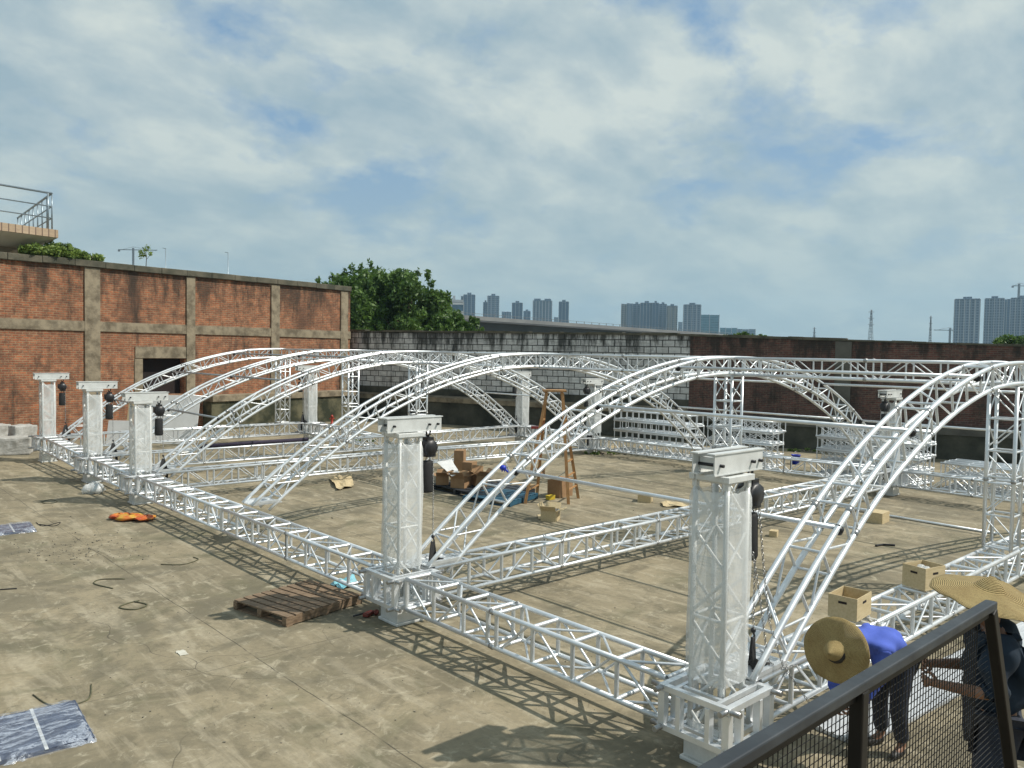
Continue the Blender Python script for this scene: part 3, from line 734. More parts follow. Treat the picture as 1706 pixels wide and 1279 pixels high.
stack(18.6, 5.1, 3.2, 3, 4, 'trusses of the right stack', 'right stack of trusses before the dark wall')
stack(18.6, 1.2, 3.3, 3, 2, 'trusses of the low pile', 'low truss pile at the right edge', .18)
stack(18.4, -2.4, 3.3, 2, 2, 'trusses of the low pile', 'low truss pile beyond the tall column', .18)
for (u, v, lb) in ((1590, 830, 'pale timber bearer under the right truss stack'), (1045, 742, 'pale timber bearer under the left truss stack')):
    p = gp(u, v); p.x = 18.0 if u < 1100 else 18.5
    mb = MB(); mb.box((0, 0, .02), (1.3, .1, .04)); tag(mb.build('timber_bearer', PLY, origin=None), lb, 'timber').location = (p.x+.3, p.y, 0)

# ------------------------------------------------------------------ loose objects in the yard
def pallet(p0, p1, p2, matb, label, hgt=.14, slats=9, load=None, bearers=3):
    """p0 corner, p1 next corner (along boards), p2 the far one (across boards)"""
    p0, p1, p2 = [Vector((p.x, p.y, 0)) for p in (p0, p1, p2)]
    X = (p1-p0); Lx = X.length; X.normalize(); Y = Vector((-X.y, X.x, 0)); Ly = (p2-p1).dot(Y); sg = 1 if Ly > 0 else -1; Y *= sg; Ly = abs(Ly); Z = Vector((0, 0, 1))
    root = thing('pallet', label, 'pallet', p0)
    bw = Ly/slats*.77
    for i in range(slats):
        mb = MB(); y = (i+.5)*Ly/slats; mb.box(X*(Lx/2)+Y*y+Z*(hgt-.011+random.uniform(-.002, .002)), (Lx*random.uniform(.985, 1), bw, .022), ax=(X, Y, Z)); mb.build('deck_board', matb, root)
    for i in range(bearers):
        x = .05+(Lx-.1)*i/(bearers-1)
        mb = MB(); mb.box(X*x+Y*(Ly/2)+Z*(hgt/2-.011+.008), (.09, Ly*.995, hgt-.04), ax=(X, Y, Z)); mb.build('bearer', matb, root)
    for i in range(3):
        mb = MB(); mb.box(X*(Lx/2)+Y*((.06 if i == 0 else Ly/2 if i == 1 else Ly-.06))+Z*.0085, (Lx, .1, .015), ax=(X, Y, Z)); mb.build('bottom_board', matb, root)
    return root
pallet(gp(388, 1000, .13), gp(477, 1030, .13), gp(602, 990, .13), WOODD, 'dark brown slatted pallet lying against the left base truss')
pallet(gp(716, 806, .13), gp(800, 826, .13), gp(850, 805, .13), NAVYPAL, 'dark plastic pallet carrying torn cartons', slats=7)
pallet(gp(770, 826, .13), gp(850, 836, .13), gp(900, 822, .13), BLUEPAL, 'blue painted pallet on the yard beside the ladder', slats=7)
pallet(gp(868, 812, .12), gp(893, 808, .12), gp(880, 790, .12), WOODL, 'small pale wood pallet behind the ladder foot', slats=5)
def carton(c, dx, dy, dz_, rz, matc, label, flaps=.6, open_=True, hole=False, group=None, tilt=0., name='carton', zb=0.):
    root = thing(name, label, 'box', (c.x, c.y, zb), group, rz); root.rotation_euler = (tilt, 0, rz)
    mb = MB(); t_ = .012
    for a in (-1, 1):
        mb.box((a*(dx/2-t_/2), 0, dz_/2), (t_, dy, dz_)); mb.box((0, a*(dy/2-t_/2), dz_/2), (dx-2*t_, t_, dz_-.001))
    mb.box((0, 0, t_/2+.001), (dx-2*t_-.001, dy-2*t_-.001, t_)); mb.build('carcass', matc, root)
    if not open_:
        for a in (-1, 1):
            mb = MB(); mb.box((0, a*dy/4, dz_+.004), (dx, dy/2-.004, .006)); mb.build('flap', matc, root)
    elif flaps:
        for a in (-1, 1):
            an = random.uniform(.2, 1.1); l_ = dx*flaps*.5
            mb = MB(); mb.box((a*(dx/2+l_/2*math.sin(an)), 0, dz_+l_/2*math.cos(an)), (.006, dy*.98, l_), ax=(Vector((math.cos(an), 0, -a*math.sin(an))), Vector((0, 1, 0)), Vector((a*math.sin(an), 0, math.cos(an))))); mb.build('flap', matc, root)
            an = random.uniform(.3, 1.3); l_ = dy*flaps*.6
            mb = MB(); mb.box((0, a*(dy/2+l_/2*math.sin(an)), dz_+l_/2*math.cos(an)), (dx*.98, .006, l_), ax=(Vector((1, 0, 0)), Vector((0, math.cos(an), -a*math.sin(an))), Vector((0, a*math.sin(an), math.cos(an))))); mb.build('flap', matc, root)
    if hole:
        for a in (-1, 1):
            mb = MB(); mb.box((0, a*(dy/2+.001), dz_*.72), (.11, .004, .028)); mb.build('hand_hole', HOLE, root)
            mb = MB(); mb.box((a*(dx/2+.001), 0, dz_*.72), (.004, .10, .028)); mb.build('hand_hole', HOLE, root)
    return root
zb5 = ZT+.032
carton(gp(1415, 1028, ZT), .46, .34, .27, R(4), PLY, 'open pale box with hand holes beside the bent worker, on the nearest base truss', 0, hole=True, name='open_box', zb=zb5)
b2 = carton(gp(1538, 980, ZT), .42, .34, .30, R(-14), PLY, 'open pale box of film standing on the base truss behind the straw hat', 0, hole=True, name='open_box', zb=zb5)
mb = MB()
for k in range(14): mb.ball((random.uniform(-.12, .12), random.uniform(-.09, .09), .23+random.uniform(-.03, .03)), .05, 8, (1.2, 1, .5))
tag(mb.build('plastic_film_wad', FILM), 'crumpled film wad stuffed in the box behind the straw hat', 'film').location = (b2.location.x, b2.location.y, zb5+.0)
zp = .145
pc = gp(765, 812, .14)
carton(gp(766, 783, .14), .42, .30, .62, R(40), CARD, 'tall upright brown carton on the dark pallet', 0, open_=False, zb=zp)
carton(gp(782, 793, .14), .36, .32, .42, R(25), CARD, 'closed brown carton with tape on the dark pallet', 0, open_=False, zb=zp)
carton(gp(737, 806, .14), .40, .34, .24, R(50), CARD, 'torn open carton at the left end of the dark pallet', .9, zb=zp)
carton(gp(768, 811, .14), .50, .40, .26, R(28), CARD, 'wide torn carton at the front of the dark pallet', .9, zb=zp)
carton(gp(797, 809, .14), .40, .34, .30, R(70), CARD, 'ripped carton leaning at the right end of the dark pallet', 1.2, zb=zp, tilt=.15)
carton(gp(933, 826), .62, .40, .48, R(10), CARD, 'plain brown carton standing under the ladder', 0, open_=False)
carton(gp(1075, 835), .42, .34, .20, R(30), PLY, 'pale box on the bare concrete right of the ladder', .0)
carton(gp(1463, 869), .50, .34, .24, R(5), PLY, 'pale box with faint print beneath the nearest arch', 0, open_=False)
cc = carton(gp(917, 866), .40, .36, .24, R(30), CARD, 'open carton full of silver fittings at the ladder foot', .8)
for c_ in cc.children: c_.data.materials[0] = PLY
mb = MB()
for k in range(46):
    c_ = Vector((random.uniform(-.15, .15), random.uniform(-.13, .13), .10+random.uniform(0, .14))); d_ = Vector((random.uniform(-1, 1), random.uniform(-1, 1), random.uniform(-1, 1))).normalized()*.035
    mb.tube([c_-d_, c_+d_], .018, 7)
tag(mb.build('metal_fittings', STEEL), 'heap of small silver pipe fittings in the carton by the ladder', 'fittings', kind='stuff').location = (cc.location.x, cc.location.y, .0)
carton(gp(898, 800), .3, .25, .22, R(20), CARD, 'small carton on the pale pallet behind the ladder', .4, zb=.13)
carton(gp(1289, 893), .22, .16, .12, R(20), PLY, 'tiny pale box lying right of the nearest tower', 0, open_=False)
# crumpled and flat sheets
def sheet(pts, label, matx, name='cardboard_sheet', cat='cardboard', z=.0, crumple=.03, th=.006, n=7):
    P = [Vector((p.x, p.y, z)) for p in pts]; o = sum(P, Vector())/4; vs = []; fs = []
    for side in (1, 0):
        random.seed(hash(name+str(round(o.x, 2))) % 1000 if False else int(abs(o.x*100)) % 997)
        for i in range(n+1):
            for j in range(n+1):
                a_, b_ = i/n, j/n
                p = (P[0]*(1-a_)+P[1]*a_)*(1-b_)+(P[3]*(1-a_)+P[2]*a_)*b_
                hgt = crumple*abs(math.sin(a_*5.1+b_*2.3)*math.sin(b_*6+1))+random.uniform(0, crumple*.4)
                vs.append(p-o+Vector((random.uniform(-.01, .01), random.uniform(-.01, .01), hgt+.004+side*th)))
    m_ = (n+1)**2; q = lambda i, j: i*(n+1)+j
    for i in range(n):
        for j in range(n):
            fs.append((q(i, j), q(i+1, j), q(i+1, j+1), q(i, j+1))); fs.append(tuple(m_+k for k in (q(i, j), q(i, j+1), q(i+1, j+1), q(i+1, j))))
    for i in range(n):
        fs += [(q(i, 0), m_+q(i, 0), m_+q(i+1, 0), q(i+1, 0)), (q(i+1, n), m_+q(i+1, n), m_+q(i, n), q(i, n)), (q(0, i+1), m_+q(0, i+1), m_+q(0, i), q(0, i)), (q(n, i), m_+q(n, i), m_+q(n, i+1), q(n, i+1))]
    mb = MB(); mb.add(vs, fs, False); ob = mb.build(name, matx); ob.location = o
    return tag(ob, label, cat)
sheet([gp(548, 798), gp(586, 794), gp(590, 812), gp(562, 818)], 'creased pale cardboard sheet lying alone left of the second tower', PLY, crumple=.09)
sheet([gp(1100, 838), gp(1135, 838), gp(1150, 846), gp(1105, 845)], 'flattened pale cardboard beyond the second row truss', PLY, crumple=.05)
sheet([gp(895, 858), gp(930, 859), gp(925, 867), gp(897, 865)], 'round scrap of pale card at the ladder foot carton', PLY, crumple=.01)
sheet([gp(727, 770, .5), gp(753, 766, .5), gp(766, 790, .5), gp(752, 794, .5)], 'white printed sheet propped on the cartons of the dark pallet', WHITEB, 'paper_sheet', 'sheet', z=.50, crumple=.012)
sheet([gp(292, 1086), gp(306, 1083), gp(314, 1090), gp(300, 1093)], 'small pale paper scrap on the bare concrete at lower left', PAPER, 'paper_scrap', 'paper', crumple=.0)
sheet([gp(550, 975), gp(588, 962), gp(600, 975), gp(565, 985)], 'pale blue film scrap under the base truss by the brown pallet', CYAN, 'film_scrap', 'film', crumple=.06)
# film wrapped panels lower left
def wrapped(p, label, e=.03):
    P = [Vector((q.x, q.y, 0)) for q in p]; o = P[0].copy(); root = thing('wrapped_panel', label, 'panel', o)
    X = (P[1]-P[0]).normalized(); Y = Vector((-X.y, X.x, 0)); Lx = (P[1]-P[0]).length; Ly = (P[3]-P[0]).dot(Y)
    mb = MB(); c_ = X*(Lx/2)+Y*(Ly/2)
    mb.box(c_+Vector((0, 0, .025)), (Lx*.97, abs(Ly)*.94, .04), ax=(X, Y, Vector((0, 0, 1)))); mb.build('panel', pm('slate_panel', (.055, .075, .13), (.03, .04, .075), 4, .30), root)
    mb = MB()
    for f in (.28, .62): mb.box(X*(Lx*f)+Y*(Ly/2)+Vector((0, 0, .048)), (.03, abs(Ly)*.97, .004), ax=(X, Y, Vector((0, 0, 1))))
    mb.build('tape_band', FILM, root)
    n = 22; vs = []
    for i in range(n+1):
        for j in range(n+1):
            z_ = .062+random.uniform(0, .018) if 0 < i < n and 0 < j < n else .004
            vs.append(X*(Lx*(i/n))+Y*(Ly*(j/n))+Vector((random.uniform(-.02, .02), random.uniform(-.02, .02), z_)))
    mb = MB(); mb.add(vs, [(i*(n+1)+j, (i+1)*(n+1)+j, (i+1)*(n+1)+j+1, i*(n+1)+j+1) for i in range(n) for j in range(n)], True)
    mb.build('film_cover', FILM2, root)
wrapped([gp(-70, 1296), gp(162, 1236), gp(142, 1172), gp(-70, 1215)], 'large slate coloured panel in clear film at the lower left corner')
wrapped([gp(-40, 897), gp(62, 886), gp(58, 872), gp(-40, 882)], 'smaller grey film wrapped panel at the left edge')
# straps and hoses on the ground
def cord(pix, label, r=.012, name='strap', mat=None):
    P = [gp(u, v, r) for u, v in pix]; o = P[0].copy(); o.z = 0
    Q = []
    for i in range(len(P)-1):
        a_, b_, c_, d_ = P[max(i-1, 0)], P[i], P[i+1], P[min(i+2, len(P)-1)]
        for k in range(5):
            t = k/5; Q.append(.5*((2*b_)+(c_-a_)*t+(2*a_-5*b_+4*c_-d_)*t*t+(3*b_-a_-3*c_+d_)*t**3))
    Q.append(P[-1]); mb = MB(); mb.tube([q-o for q in Q], r, 6); ob = mb.build(name, mat or pm('strap_green', (.10, .10, .05), (.06, .06, .03), 9, .6)); ob.location = o
    return tag(ob, label, 'strap', 'plastic strapping pieces on the concrete')
STG = pm('dull_green_strap', (.11, .11, .055), (.06, .055, .03), 9, .6)
cord([(208, 964), (168, 965), (157, 972), (188, 980)], 'bent green strap left of the other curl on the concrete', mat=STG, r=.010)
cord([(223, 1002), (245, 1007), (225, 1015), (199, 1012), (212, 1005), (232, 1000)], 'green strap loop nearer the camera on the concrete', mat=STG, r=.010)
cord([(268, 940), (305, 940), (330, 932), (322, 928)], 'thin green strap right of the bent one', mat=STG, r=.009)
cord([(0, 982), (28, 980)], 'short straight dark strap at the left edge', mat=RUBBER, r=.010)
cord([(55, 1157), (90, 1176), (145, 1166), (152, 1140)], 'wide curled strap above the big wrapped panel', mat=STG, r=.008)
cord([(60, 870), (72, 876), (100, 870), (90, 876), (66, 873)], 'thin crumpled strap by the smaller wrapped panel', mat=RUBBER, r=.008)
cord([(68, 836), (84, 832), (96, 836), (78, 839), (68, 836)], 'small closed strap loop near the tower shadows', mat=STG, r=.008)
cord([(1459, 909), (1472, 907), (1491, 908)], 'short black rod lying under the nearest arch', mat=RUBBER, r=.022, name='rod')
# orange sacks, debris, red jack
P = gp(217, 866); root = thing('sack', 'flat orange and yellow printed sack by the far left truss', 'sack', (P.x, P.y, 0))
for k, (dx, dy, s) in enumerate(((0, 0, .8), (.22, -.3, .6), (-.15, .26, .6))):
    mb = MB(); mb.ball((dx, dy, .07), .38*s, 16, (1, .8, .20))
    mb.v = [(x+random.uniform(-.03, .03), y+random.uniform(-.03, .03), max(.005, z+random.uniform(-.02, .02))) for x, y, z in mb.v]; mb.build('fold', SACK, root)
P = gp(148, 822); mb = MB()
for k in range(7): mb.ball((random.uniform(-.2, .2), random.uniform(-.2, .2), .1), random.uniform(.12, .2), 8, (1, 1, random.uniform(.5, 1.1)))
mb.v = [(x+random.uniform(-.05, .05), y+random.uniform(-.05, .05), max(.0, z+random.uniform(-.04, .04))) for x, y, z in mb.v]
tag(mb.build('plastic_film_heap', FILM), 'crumpled clear film heap on the ground below the middle far left tower', 'film').location = (P.x, P.y, 0)
P = gp(614, 1026); root = thing('hand_winch', 'rusty red hand tool on the ground by the second tower foot', 'tool', (P.x, P.y, 0))
mb = MB(); mb.box((0, 0, .035), (.20, .09, .05), .5); mb.ball((.10, -.05, .045), .045, 10); mb.build('body', pm('rusty_red', (.20, .03, .018), (.09, .02, .015), 12, .7), root, bevel=.01)
mb = MB(); mb.tube([(-.05, .02, .05), (-.22, .06, .03)], .014, 8); mb.build('handle', BLACK, root)
P = gp(917, 832); mb = MB(); mb.box((0, 0, .05), (.22, .14, .10)); mb.box((0, 0, .108), (.24, .15, .016)); tag(mb.build('toolbox', YEL, bevel=.008), 'small yellow box on the floor under the ladder', 'box').location = (P.x, P.y, 0)
# blue bucket
P = gp(1314, 783); root = thing('bucket', 'bright blue bucket behind the far base truss', 'bucket', (P.x+1.6, P.y+.6, 0))
mb = MB(); mb.lathe([(.001, .0), (.12, 0), (.15, .32), (.165, .32), (.165, .34), (.14, .34), (.11, .02)], 20); mb.build('pail', BLUEP, root)
mb = MB(); mb.tube([(.155*math.cos(t), 0, .33+.14*math.sin(t)) for t in [k*math.pi/8 for k in range(9)]], .006, 5); mb.build('handle', STEEL, root)
# blue glove on the arch pipe
P = at(838, 779, 12.45); mb = MB()
mb.ball((0, 0, 0), .055, 10, (1, 1, .8))
for k in range(5):
    a_ = -1.+k*.5; mb.tube([(.0, 0, 0), (.05*math.cos(a_), .05*math.sin(a_), -.03), (.085*math.cos(a_), .085*math.sin(a_), -.07)], [.016, .014, .010], 6)
tag(mb.build('glove', BLUEP), 'bright blue work glove hung at the pipe clamp of the large arch', 'glove').location = P
# rolled dark net on the fourth row truss
mb = MB(); mb.tube([(2.9, Y2-.1, ZT+.07), (4.8, Y2-.12, ZT+.08), (6.6, Y2-.1, ZT+.07)], .06, 8); tag(mb.build('dark_roll', pm('dark_cloth', (.03, .02, .045), (.02, .015, .03), 9, .8)), 'long dark fabric roll lying along the fourth row base truss', 'fabric roll')
# ladder
root_p = [gp(868, 843), gp(905, 836), gp(936, 826), gp(968, 832)]
cL = sum((Vector((p.x, p.y, 0)) for p in root_p), Vector())/4
lad = thing('step_ladder', 'tall orange wooden double step ladder in the middle of the yard', 'ladder', (cL.x, cL.y, 0))
dR = Vector((Rt.x, Rt.y, 0)); dF = Vector((Fw.x, Fw.y, 0)).normalized(); HT = 2.86
legs = {}
for sd, e in (('l', -1), ('r', 1)):
    for k, q in (('n', -1), ('f', 1)):
        bot = dR*(e*.55+q*.22*e*-0+ (q*.16))+dF*(q*.42); top = dR*(e*.20)+dF*(q*.20)+Vector((0, 0, HT-.05))
        legs[sd+k] = (bot, top); mb = MB(); mb.beam(bot, top, .075, .085, dF); mb.build('leg', WOODO, lad)
for sd in 'lr':
    (b0, t0), (b1, t1) = legs[sd+'n'], legs[sd+'f']
    for k in range(1, 8):
        f = k/8.; mb = MB(); mb.beam(b0.lerp(t0, f), b1.lerp(t1, f), .09 if sd == 'l' else .05, .028); mb.build('step', WOODO, lad)
mb = MB(); mb.box((0, 0, HT), (.60, .56, .045), -YAW); mb.build('top_board', WOODO, lad)
f = .66; mb = MB(); p = (legs['ln'][0].lerp(legs['ln'][1], f)+legs['lf'][0].lerp(legs['lf'][1], f))/2
mb.box(p+dR*-.05+Vector((0, 0, .05)), (.42, .36, .05), -YAW); mb.build('tray', REDP, lad)
mb = MB(); mb.tube([legs['ln'][0].lerp(legs['ln'][1], .3)*(1-t)+legs['rn'][0].lerp(legs['rn'][1], .3)*t+Vector((0, 0, -.22*math.sin(math.pi*t))) for t in [k/8 for k in range(9)]], .012, 6); mb.build('tie_rope', PAPER, lad)
# things near the brick wall
def leaning(u0, u1, vt, vb, label, mat, name, D, th=.03, lean=.25):
    p0, p1 = gp(u0, vb), gp(u1, vb); s = D/((p0-CAM).dot(Fw)); a_, b_ = at(u0, vb, D), at(u1, vb, D)
    hgt = (vb-vt)/FPX*D; c_ = (a_+b_)/2; w_ = (b_-a_).length
    root = MB(); root.box((0, 0, hgt/2), (w_, th, hgt)); ob = root.build(name, mat, bevel=.004)
    ob.location = (c_.x, c_.y, 0); ob.rotation_euler = (-lean, 0, math.atan2(b_.y-a_.y, b_.x-a_.x)); return tag(ob, label, 'board')
leaning(222, 326, 655, 738, 'white board leaning below the dark wall opening', WHITEB, 'white_board', 31.5)
leaning(207, 216, 665, 738, 'narrow yellow plank leaning left of the white board', PLY, 'plank', 31.0, .06)
leaning(176, 212, 697, 740, 'low cream panel leaning between the far left towers', WHITEB, 'cream_panel', 30.6)
def rock(u, v, sx, sy, sz, rz, label, mat=GREYST, name='concrete_block'):
    P = gp(u, v); mb = MB(); mb.box((0, 0, sz/2), (sx, sy, sz))
    ob = mb.build(name, mat, bevel=.05); ob.location = (P.x, P.y, 0); ob.rotation_euler = (0, 0, rz)
    sb = ob.modifiers.new('sub', 'SUBSURF'); sb.levels = sb.render_levels = 3; sb.subdivision_type = 'SIMPLE'
    tx = bpy.data.textures.new('rough', 'CLOUDS'); tx.noise_scale = .35
    dm = ob.modifiers.new('disp', 'DISPLACE'); dm.texture = tx; dm.strength = .09; dm.texture_coords = 'LOCAL'
    return tag(ob, label, 'block')
rock(8, 757, 1.6, .7, .62, -.3, 'low pale concrete block at the left edge by the brick wall')
rock(38, 752, .75, .6, .95, .2, 'upright pale concrete block beside the leftmost tower')
rock(-6, 748, .8, .5, .9, .4, 'rough pale block behind the low one at the left edge')
# red hydrant by wall corner
P = at(553, 702, 41); root = thing('fire_hydrant', 'small red hydrant in front of the mossy plinth', 'hydrant', (P.x, P.y, 0)); root.scale = (.6, .6, .55)
mb = MB(); mb.lathe([(.001, 0), (.16, 0), (.16, .06), (.10, .08), (.10, .62), (.13, .64), (.11, .76), (.05, .84), (.001, .86)], 16); mb.build('barrel', REDP, root)
mb = MB(); mb.tube([(-.22, 0, .5), (.22, 0, .5)], .055, 10); mb.build('outlet', REDP, root)
for i, (u, v) in enumerate(((470, 712), (555, 716), (640, 714))):
    pass
# plates of aluminium behind the workers
A_, B_ = gp(1430, 1232, .03), gp(1760, 1060, .03)
root = thing('aluminium_sheet', 'long pale aluminium sheet on the ground behind the workers', 'sheet', (A_.x, A_.y, 0))
X = Vector((B_.x-A_.x, B_.y-A_.y, 0)).normalized(); Y = Vector((-X.y, X.x, 0))
mb = MB(); mb.box(X*3.2+Y*.22+Vector((0, 0, .02)), (6.6, .62, .035), ax=(X, Y, Vector((0, 0, 1))))
for k in range(5): mb.box(X*3.2+Y*(-.04+.13*k)+Vector((0, 0, .045)), (6.6, .03, .02), ax=(X, Y, Vector((0, 0, 1))))
mb.build('panel', pm('pale_aluminium_panel', (.62, .64, .66), (.5, .52, .54), 2, .5, .3), root)

# ------------------------------------------------------------------ people
def skinned(name, pts, edges, mat, parent=None, sub=2, flat=1.):
    names = list(pts); me = bpy.data.meshes.new('tmp'); me.from_pydata([pts[k][0] for k in names], [(names.index(a), names.index(b)) for a, b in edges], [])
    ob = bpy.data.objects.new('tmp', me); COL.objects.link(ob)
    sk = ob.modifiers.new('s', 'SKIN'); sk.use_smooth_shade = True
    for i, k in enumerate(names):
        r = pts[k][1]; me.skin_vertices[0].data[i].radius = (r, r) if not isinstance(r, tuple) else r
        me.skin_vertices[0].data[i].use_root = (i == 0)
    ss = ob.modifiers.new('u', 'SUBSURF'); ss.levels = ss.render_levels = sub
    dg = bpy.context.evaluated_depsgraph_get(); nm = bpy.data.meshes.new_from_object(ob.evaluated_get(dg))
    bpy.data.objects.remove(ob); bpy.data.meshes.remove(me)
    nm.name = name; nm.materials.clear(); nm.materials.append(mat)
    for p in nm.polygons: p.use_smooth = True
    o = bpy.data.objects.new(name, nm); COL.objects.link(o)
    if parent is not None: o.parent = parent
    return o
def fingers(pts, edges, key, wrist, dirv, palm, curl):
    """palm + five bent fingers; dirv = hand direction, palm = palm normal"""
    w, d, n = Vector(wrist), Vector(dirv).normalized(), Vector(palm).normalized(); s = d.cross(n).normalized()
    pts[key+'p'] = (w+d*.05, .026); edges.append((key+'w', key+'p'))
    pts[key+'k'] = (w+d*.085, .024); edges.append((key+'p', key+'k'))
    for i, (off, ln) in enumerate(((-.033, .068), (-.011, .078), (.011, .073), (.032, .056))):
        a = w+d*.10+s*off; b = a+(d*math.cos(curl)+n*math.sin(curl))*ln*.5; c = b+(d*math.cos(curl*2.2)+n*math.sin(curl*2.2))*ln*.5
        for j, (p, r) in enumerate(((a, .0105), (b, .009), (c, .0075))):
            pts[f'{key}f{i}{j}'] = (p, r); edges.append((key+'k' if j == 0 else f'{key}f{i}{j-1}', f'{key}f{i}{j}'))
    a = w+d*.035-s*.035; b = a-s*.022+d*.03+n*.01; c = b+d*.028+n*.012
    for j, (p, r) in enumerate(((a, .012), (b, .011), (c, .008))):
        pts[f'{key}t{j}'] = (p, r); edges.append((key+'p' if j == 0 else f'{key}t{j-1}', f'{key}t{j}'))
def person(label, loc, face, J, shirt, trousers, hat_c=None, hat_axis=None, hat_r=.30, crown=1., fat=1., curl=.7, sleeve_full=True, hat_label='straw hat'):
    """J: local joints, x forward, y left, z up"""
    f = Vector((face[0], face[1], 0)).normalized(); l = Vector((-f.y, f.x, 0))
    T = lambda p: f*p[0]+l*p[1]+Vector((0, 0, p[2]))
    V = {k: T(v) for k, v in J.items()}
    root_o = Vector((loc[0], loc[1], 0)); pts = {}; ed = []
    def add(k, r, par=None): pts[k] = (V[k], r); ed.append((par, k)) if par else None
    add('pelvis', .13); add('spine', .12, 'pelvis'); add('chest', .14, 'spine'); add('neck', .055, 'chest'); add('head0', .075, 'neck'); add('head1', .092, 'head0'); add('head2', .07, 'head1')
    hd = (V['head2']-V['head0']).normalized(); 
    fc = T((1, 0, 0)); fc = (fc-hd*fc.dot(hd)); fc = fc.normalized() if fc.length > .2 else Vector((0, 0, -1))
    pts['nose'] = (V['head0'].lerp(V['head1'], .7)+fc*.105, .014); ed.append(('head1', 'nose'))
    for s in 'LR':
        add('sh'+s, .062, 'chest'); add('el'+s, .046, 'sh'+s)
        pts['hand'+s+'w'] = (V['wr'+s], .03); ed.append(('el'+s, 'hand'+s+'w'))
        dv = (V['wr'+s]-V['el'+s]).normalized(); pl = (T((0, -1 if s == 'L' else 1, 0))); pl = (pl-dv*pl.dot(dv)).normalized()
        fingers(pts, ed, 'hand'+s, V['wr'+s], dv, pl, curl)
        add('hp'+s, .088, 'pelvis'); add('kn'+s, .062, 'hp'+s); add('an'+s, .042, 'kn'+s); add('to'+s, .036, 'an'+s)
    body = skinned('person', pts, ed, SKIN); body.location = root_o; tag(body, label, 'person')
    up = {k: (V[k], r) for k, r in (('chest', .185), ('spine', .175), ('pelvis', .180), ('shL', .096), ('shR', .096), ('elL', .068), ('elR', .068))}
    nb = V['chest'].lerp(V['neck'], .55); up['col'] = (V['chest'].lerp(V['neck'], .55), .125); up['nk'] = (V['chest'].lerp(V['neck'], .95), .085)
    e2 = [('chest', 'spine'), ('spine', 'pelvis'), ('chest', 'shL'), ('chest', 'shR'), ('shL', 'elL'), ('shR', 'elR'), ('chest', 'col'), ('col', 'nk')]
    for s in 'LR':
        up['cu'+s] = (V['el'+s].lerp(V['wr'+s], .85 if sleeve_full else .2), .048); e2.append(('el'+s, 'cu'+s))
    up = {k: (p, q*fat) for k, (p, q) in up.items()}
    sh = skinned('shirt', up, e2, shirt, body, 3)
    rn = np.random.default_rng(int(abs(loc[0]*100)))
    ph = rn.random(6)*6.28
    for v in sh.data.vertices:      # cloth folds
        c = v.co; f_ = math.sin(c.x*23+c.z*17+ph[0]+2*math.sin(c.y*11+ph[1]))*.013+math.sin(c.y*31-c.z*27+ph[2]+1.5*math.sin(c.x*13))*.011+math.sin(c.z*52+c.x*19+ph[3])*.003
        v.co = c+v.normal*f_
    lo = {'pelvis': (V['pelvis']+Vector((0, 0, -.02)), .15)}; e3 = []
    for s in 'LR':
        lo['hp'+s] = (V['hp'+s], .112); lo['kn'+s] = (V['kn'+s], .085); lo['an'+s] = (V['an'+s]+Vector((0, 0, .03)), .072); e3 += [('pelvis', 'hp'+s), ('hp'+s, 'kn'+s), ('kn'+s, 'an'+s)]
    lo = {k: (p, q*fat) for k, (p, q) in lo.items()}
    skinned('trousers', lo, e3, trousers, body)
    for s in 'LR':
        an, to = V['an'+s], V['to'+s]; d_ = (to-an); d_.z = 0; d_.normalize()
        sp = {'a': (Vector((an.x, an.y, an.z-.04))-d_*.03, .045), 'b': (Vector((an.x, an.y, an.z-.045))+d_*.10, .044), 'c': (Vector((an.x, an.y, an.z-.055))+d_*.20, .032)}
        skinned('shoe', sp, [('a', 'b'), ('b', 'c')], SHOE, body, 2)
    mb = MB(); q = V['head1']-fc*.02+hd*.03; mb.ball(q, .106, 14, (1, 1, 1)); mb.build('hair', HAIR, body)
    mb = MB()
    ex = hd.cross(fc).normalized()
    for e in (-1, 1): mb.ball(V['head1']+fc*.088+ex*(e*.032)-hd*.005, .011, 8)
    mb.build('eyes', BLACK, body)
    mb = MB(); mb.tube([V['head0']+fc*.083-ex*.022+hd*.0, V['head0']+fc*.09, V['head0']+fc*.083+ex*.022], .006, 6); mb.build('mouth', pm('lips', (.2, .07, .05), (.16, .06, .04), 9, .5), body)
    if hat_c is not None:
        ax = Vector(hat_axis).normalized(); q = ax.to_track_quat('Z', 'Y')
        hr = hat_r; mb = MB(); prof = [(.004, .175), (.012, .172), (.045, .125), (.078, .065), (.092, .028), (.105, .014), (.15, .004), (.20, -.008), (hr-.03, -.026), (hr, -.040), (hr+.002, -.046), (hr-.03, -.034), (.20, -.018), (.15, -.008), (.10, .0), (.085, .02), (.07, .06), (.04, .115), (.003, .16)]
        n = 56; vs = []
        for r, z in prof:
            if z > .02: z *= crown
            for k in range(n):
                a_ = k*2*math.pi/n; wv = (r/hr)**2*(.014*math.sin(2*a_+1)+.008*math.sin(5*a_)+.004*math.sin(11*a_)) if r > .1 else 0
                vs.append((r*math.cos(a_), r*math.sin(a_), z+wv))
        mb.add(vs, [(i*n+k, i*n+(k+1) % n, (i+1)*n+(k+1) % n, (i+1)*n+k) for i in range(len(prof)-1) for k in range(n)], True)
        h = mb.build('straw_hat', STRAW, body); h.location = Vector(hat_c)-root_o; h.rotation_euler = q.to_euler()
    return body
tocam = -Fw
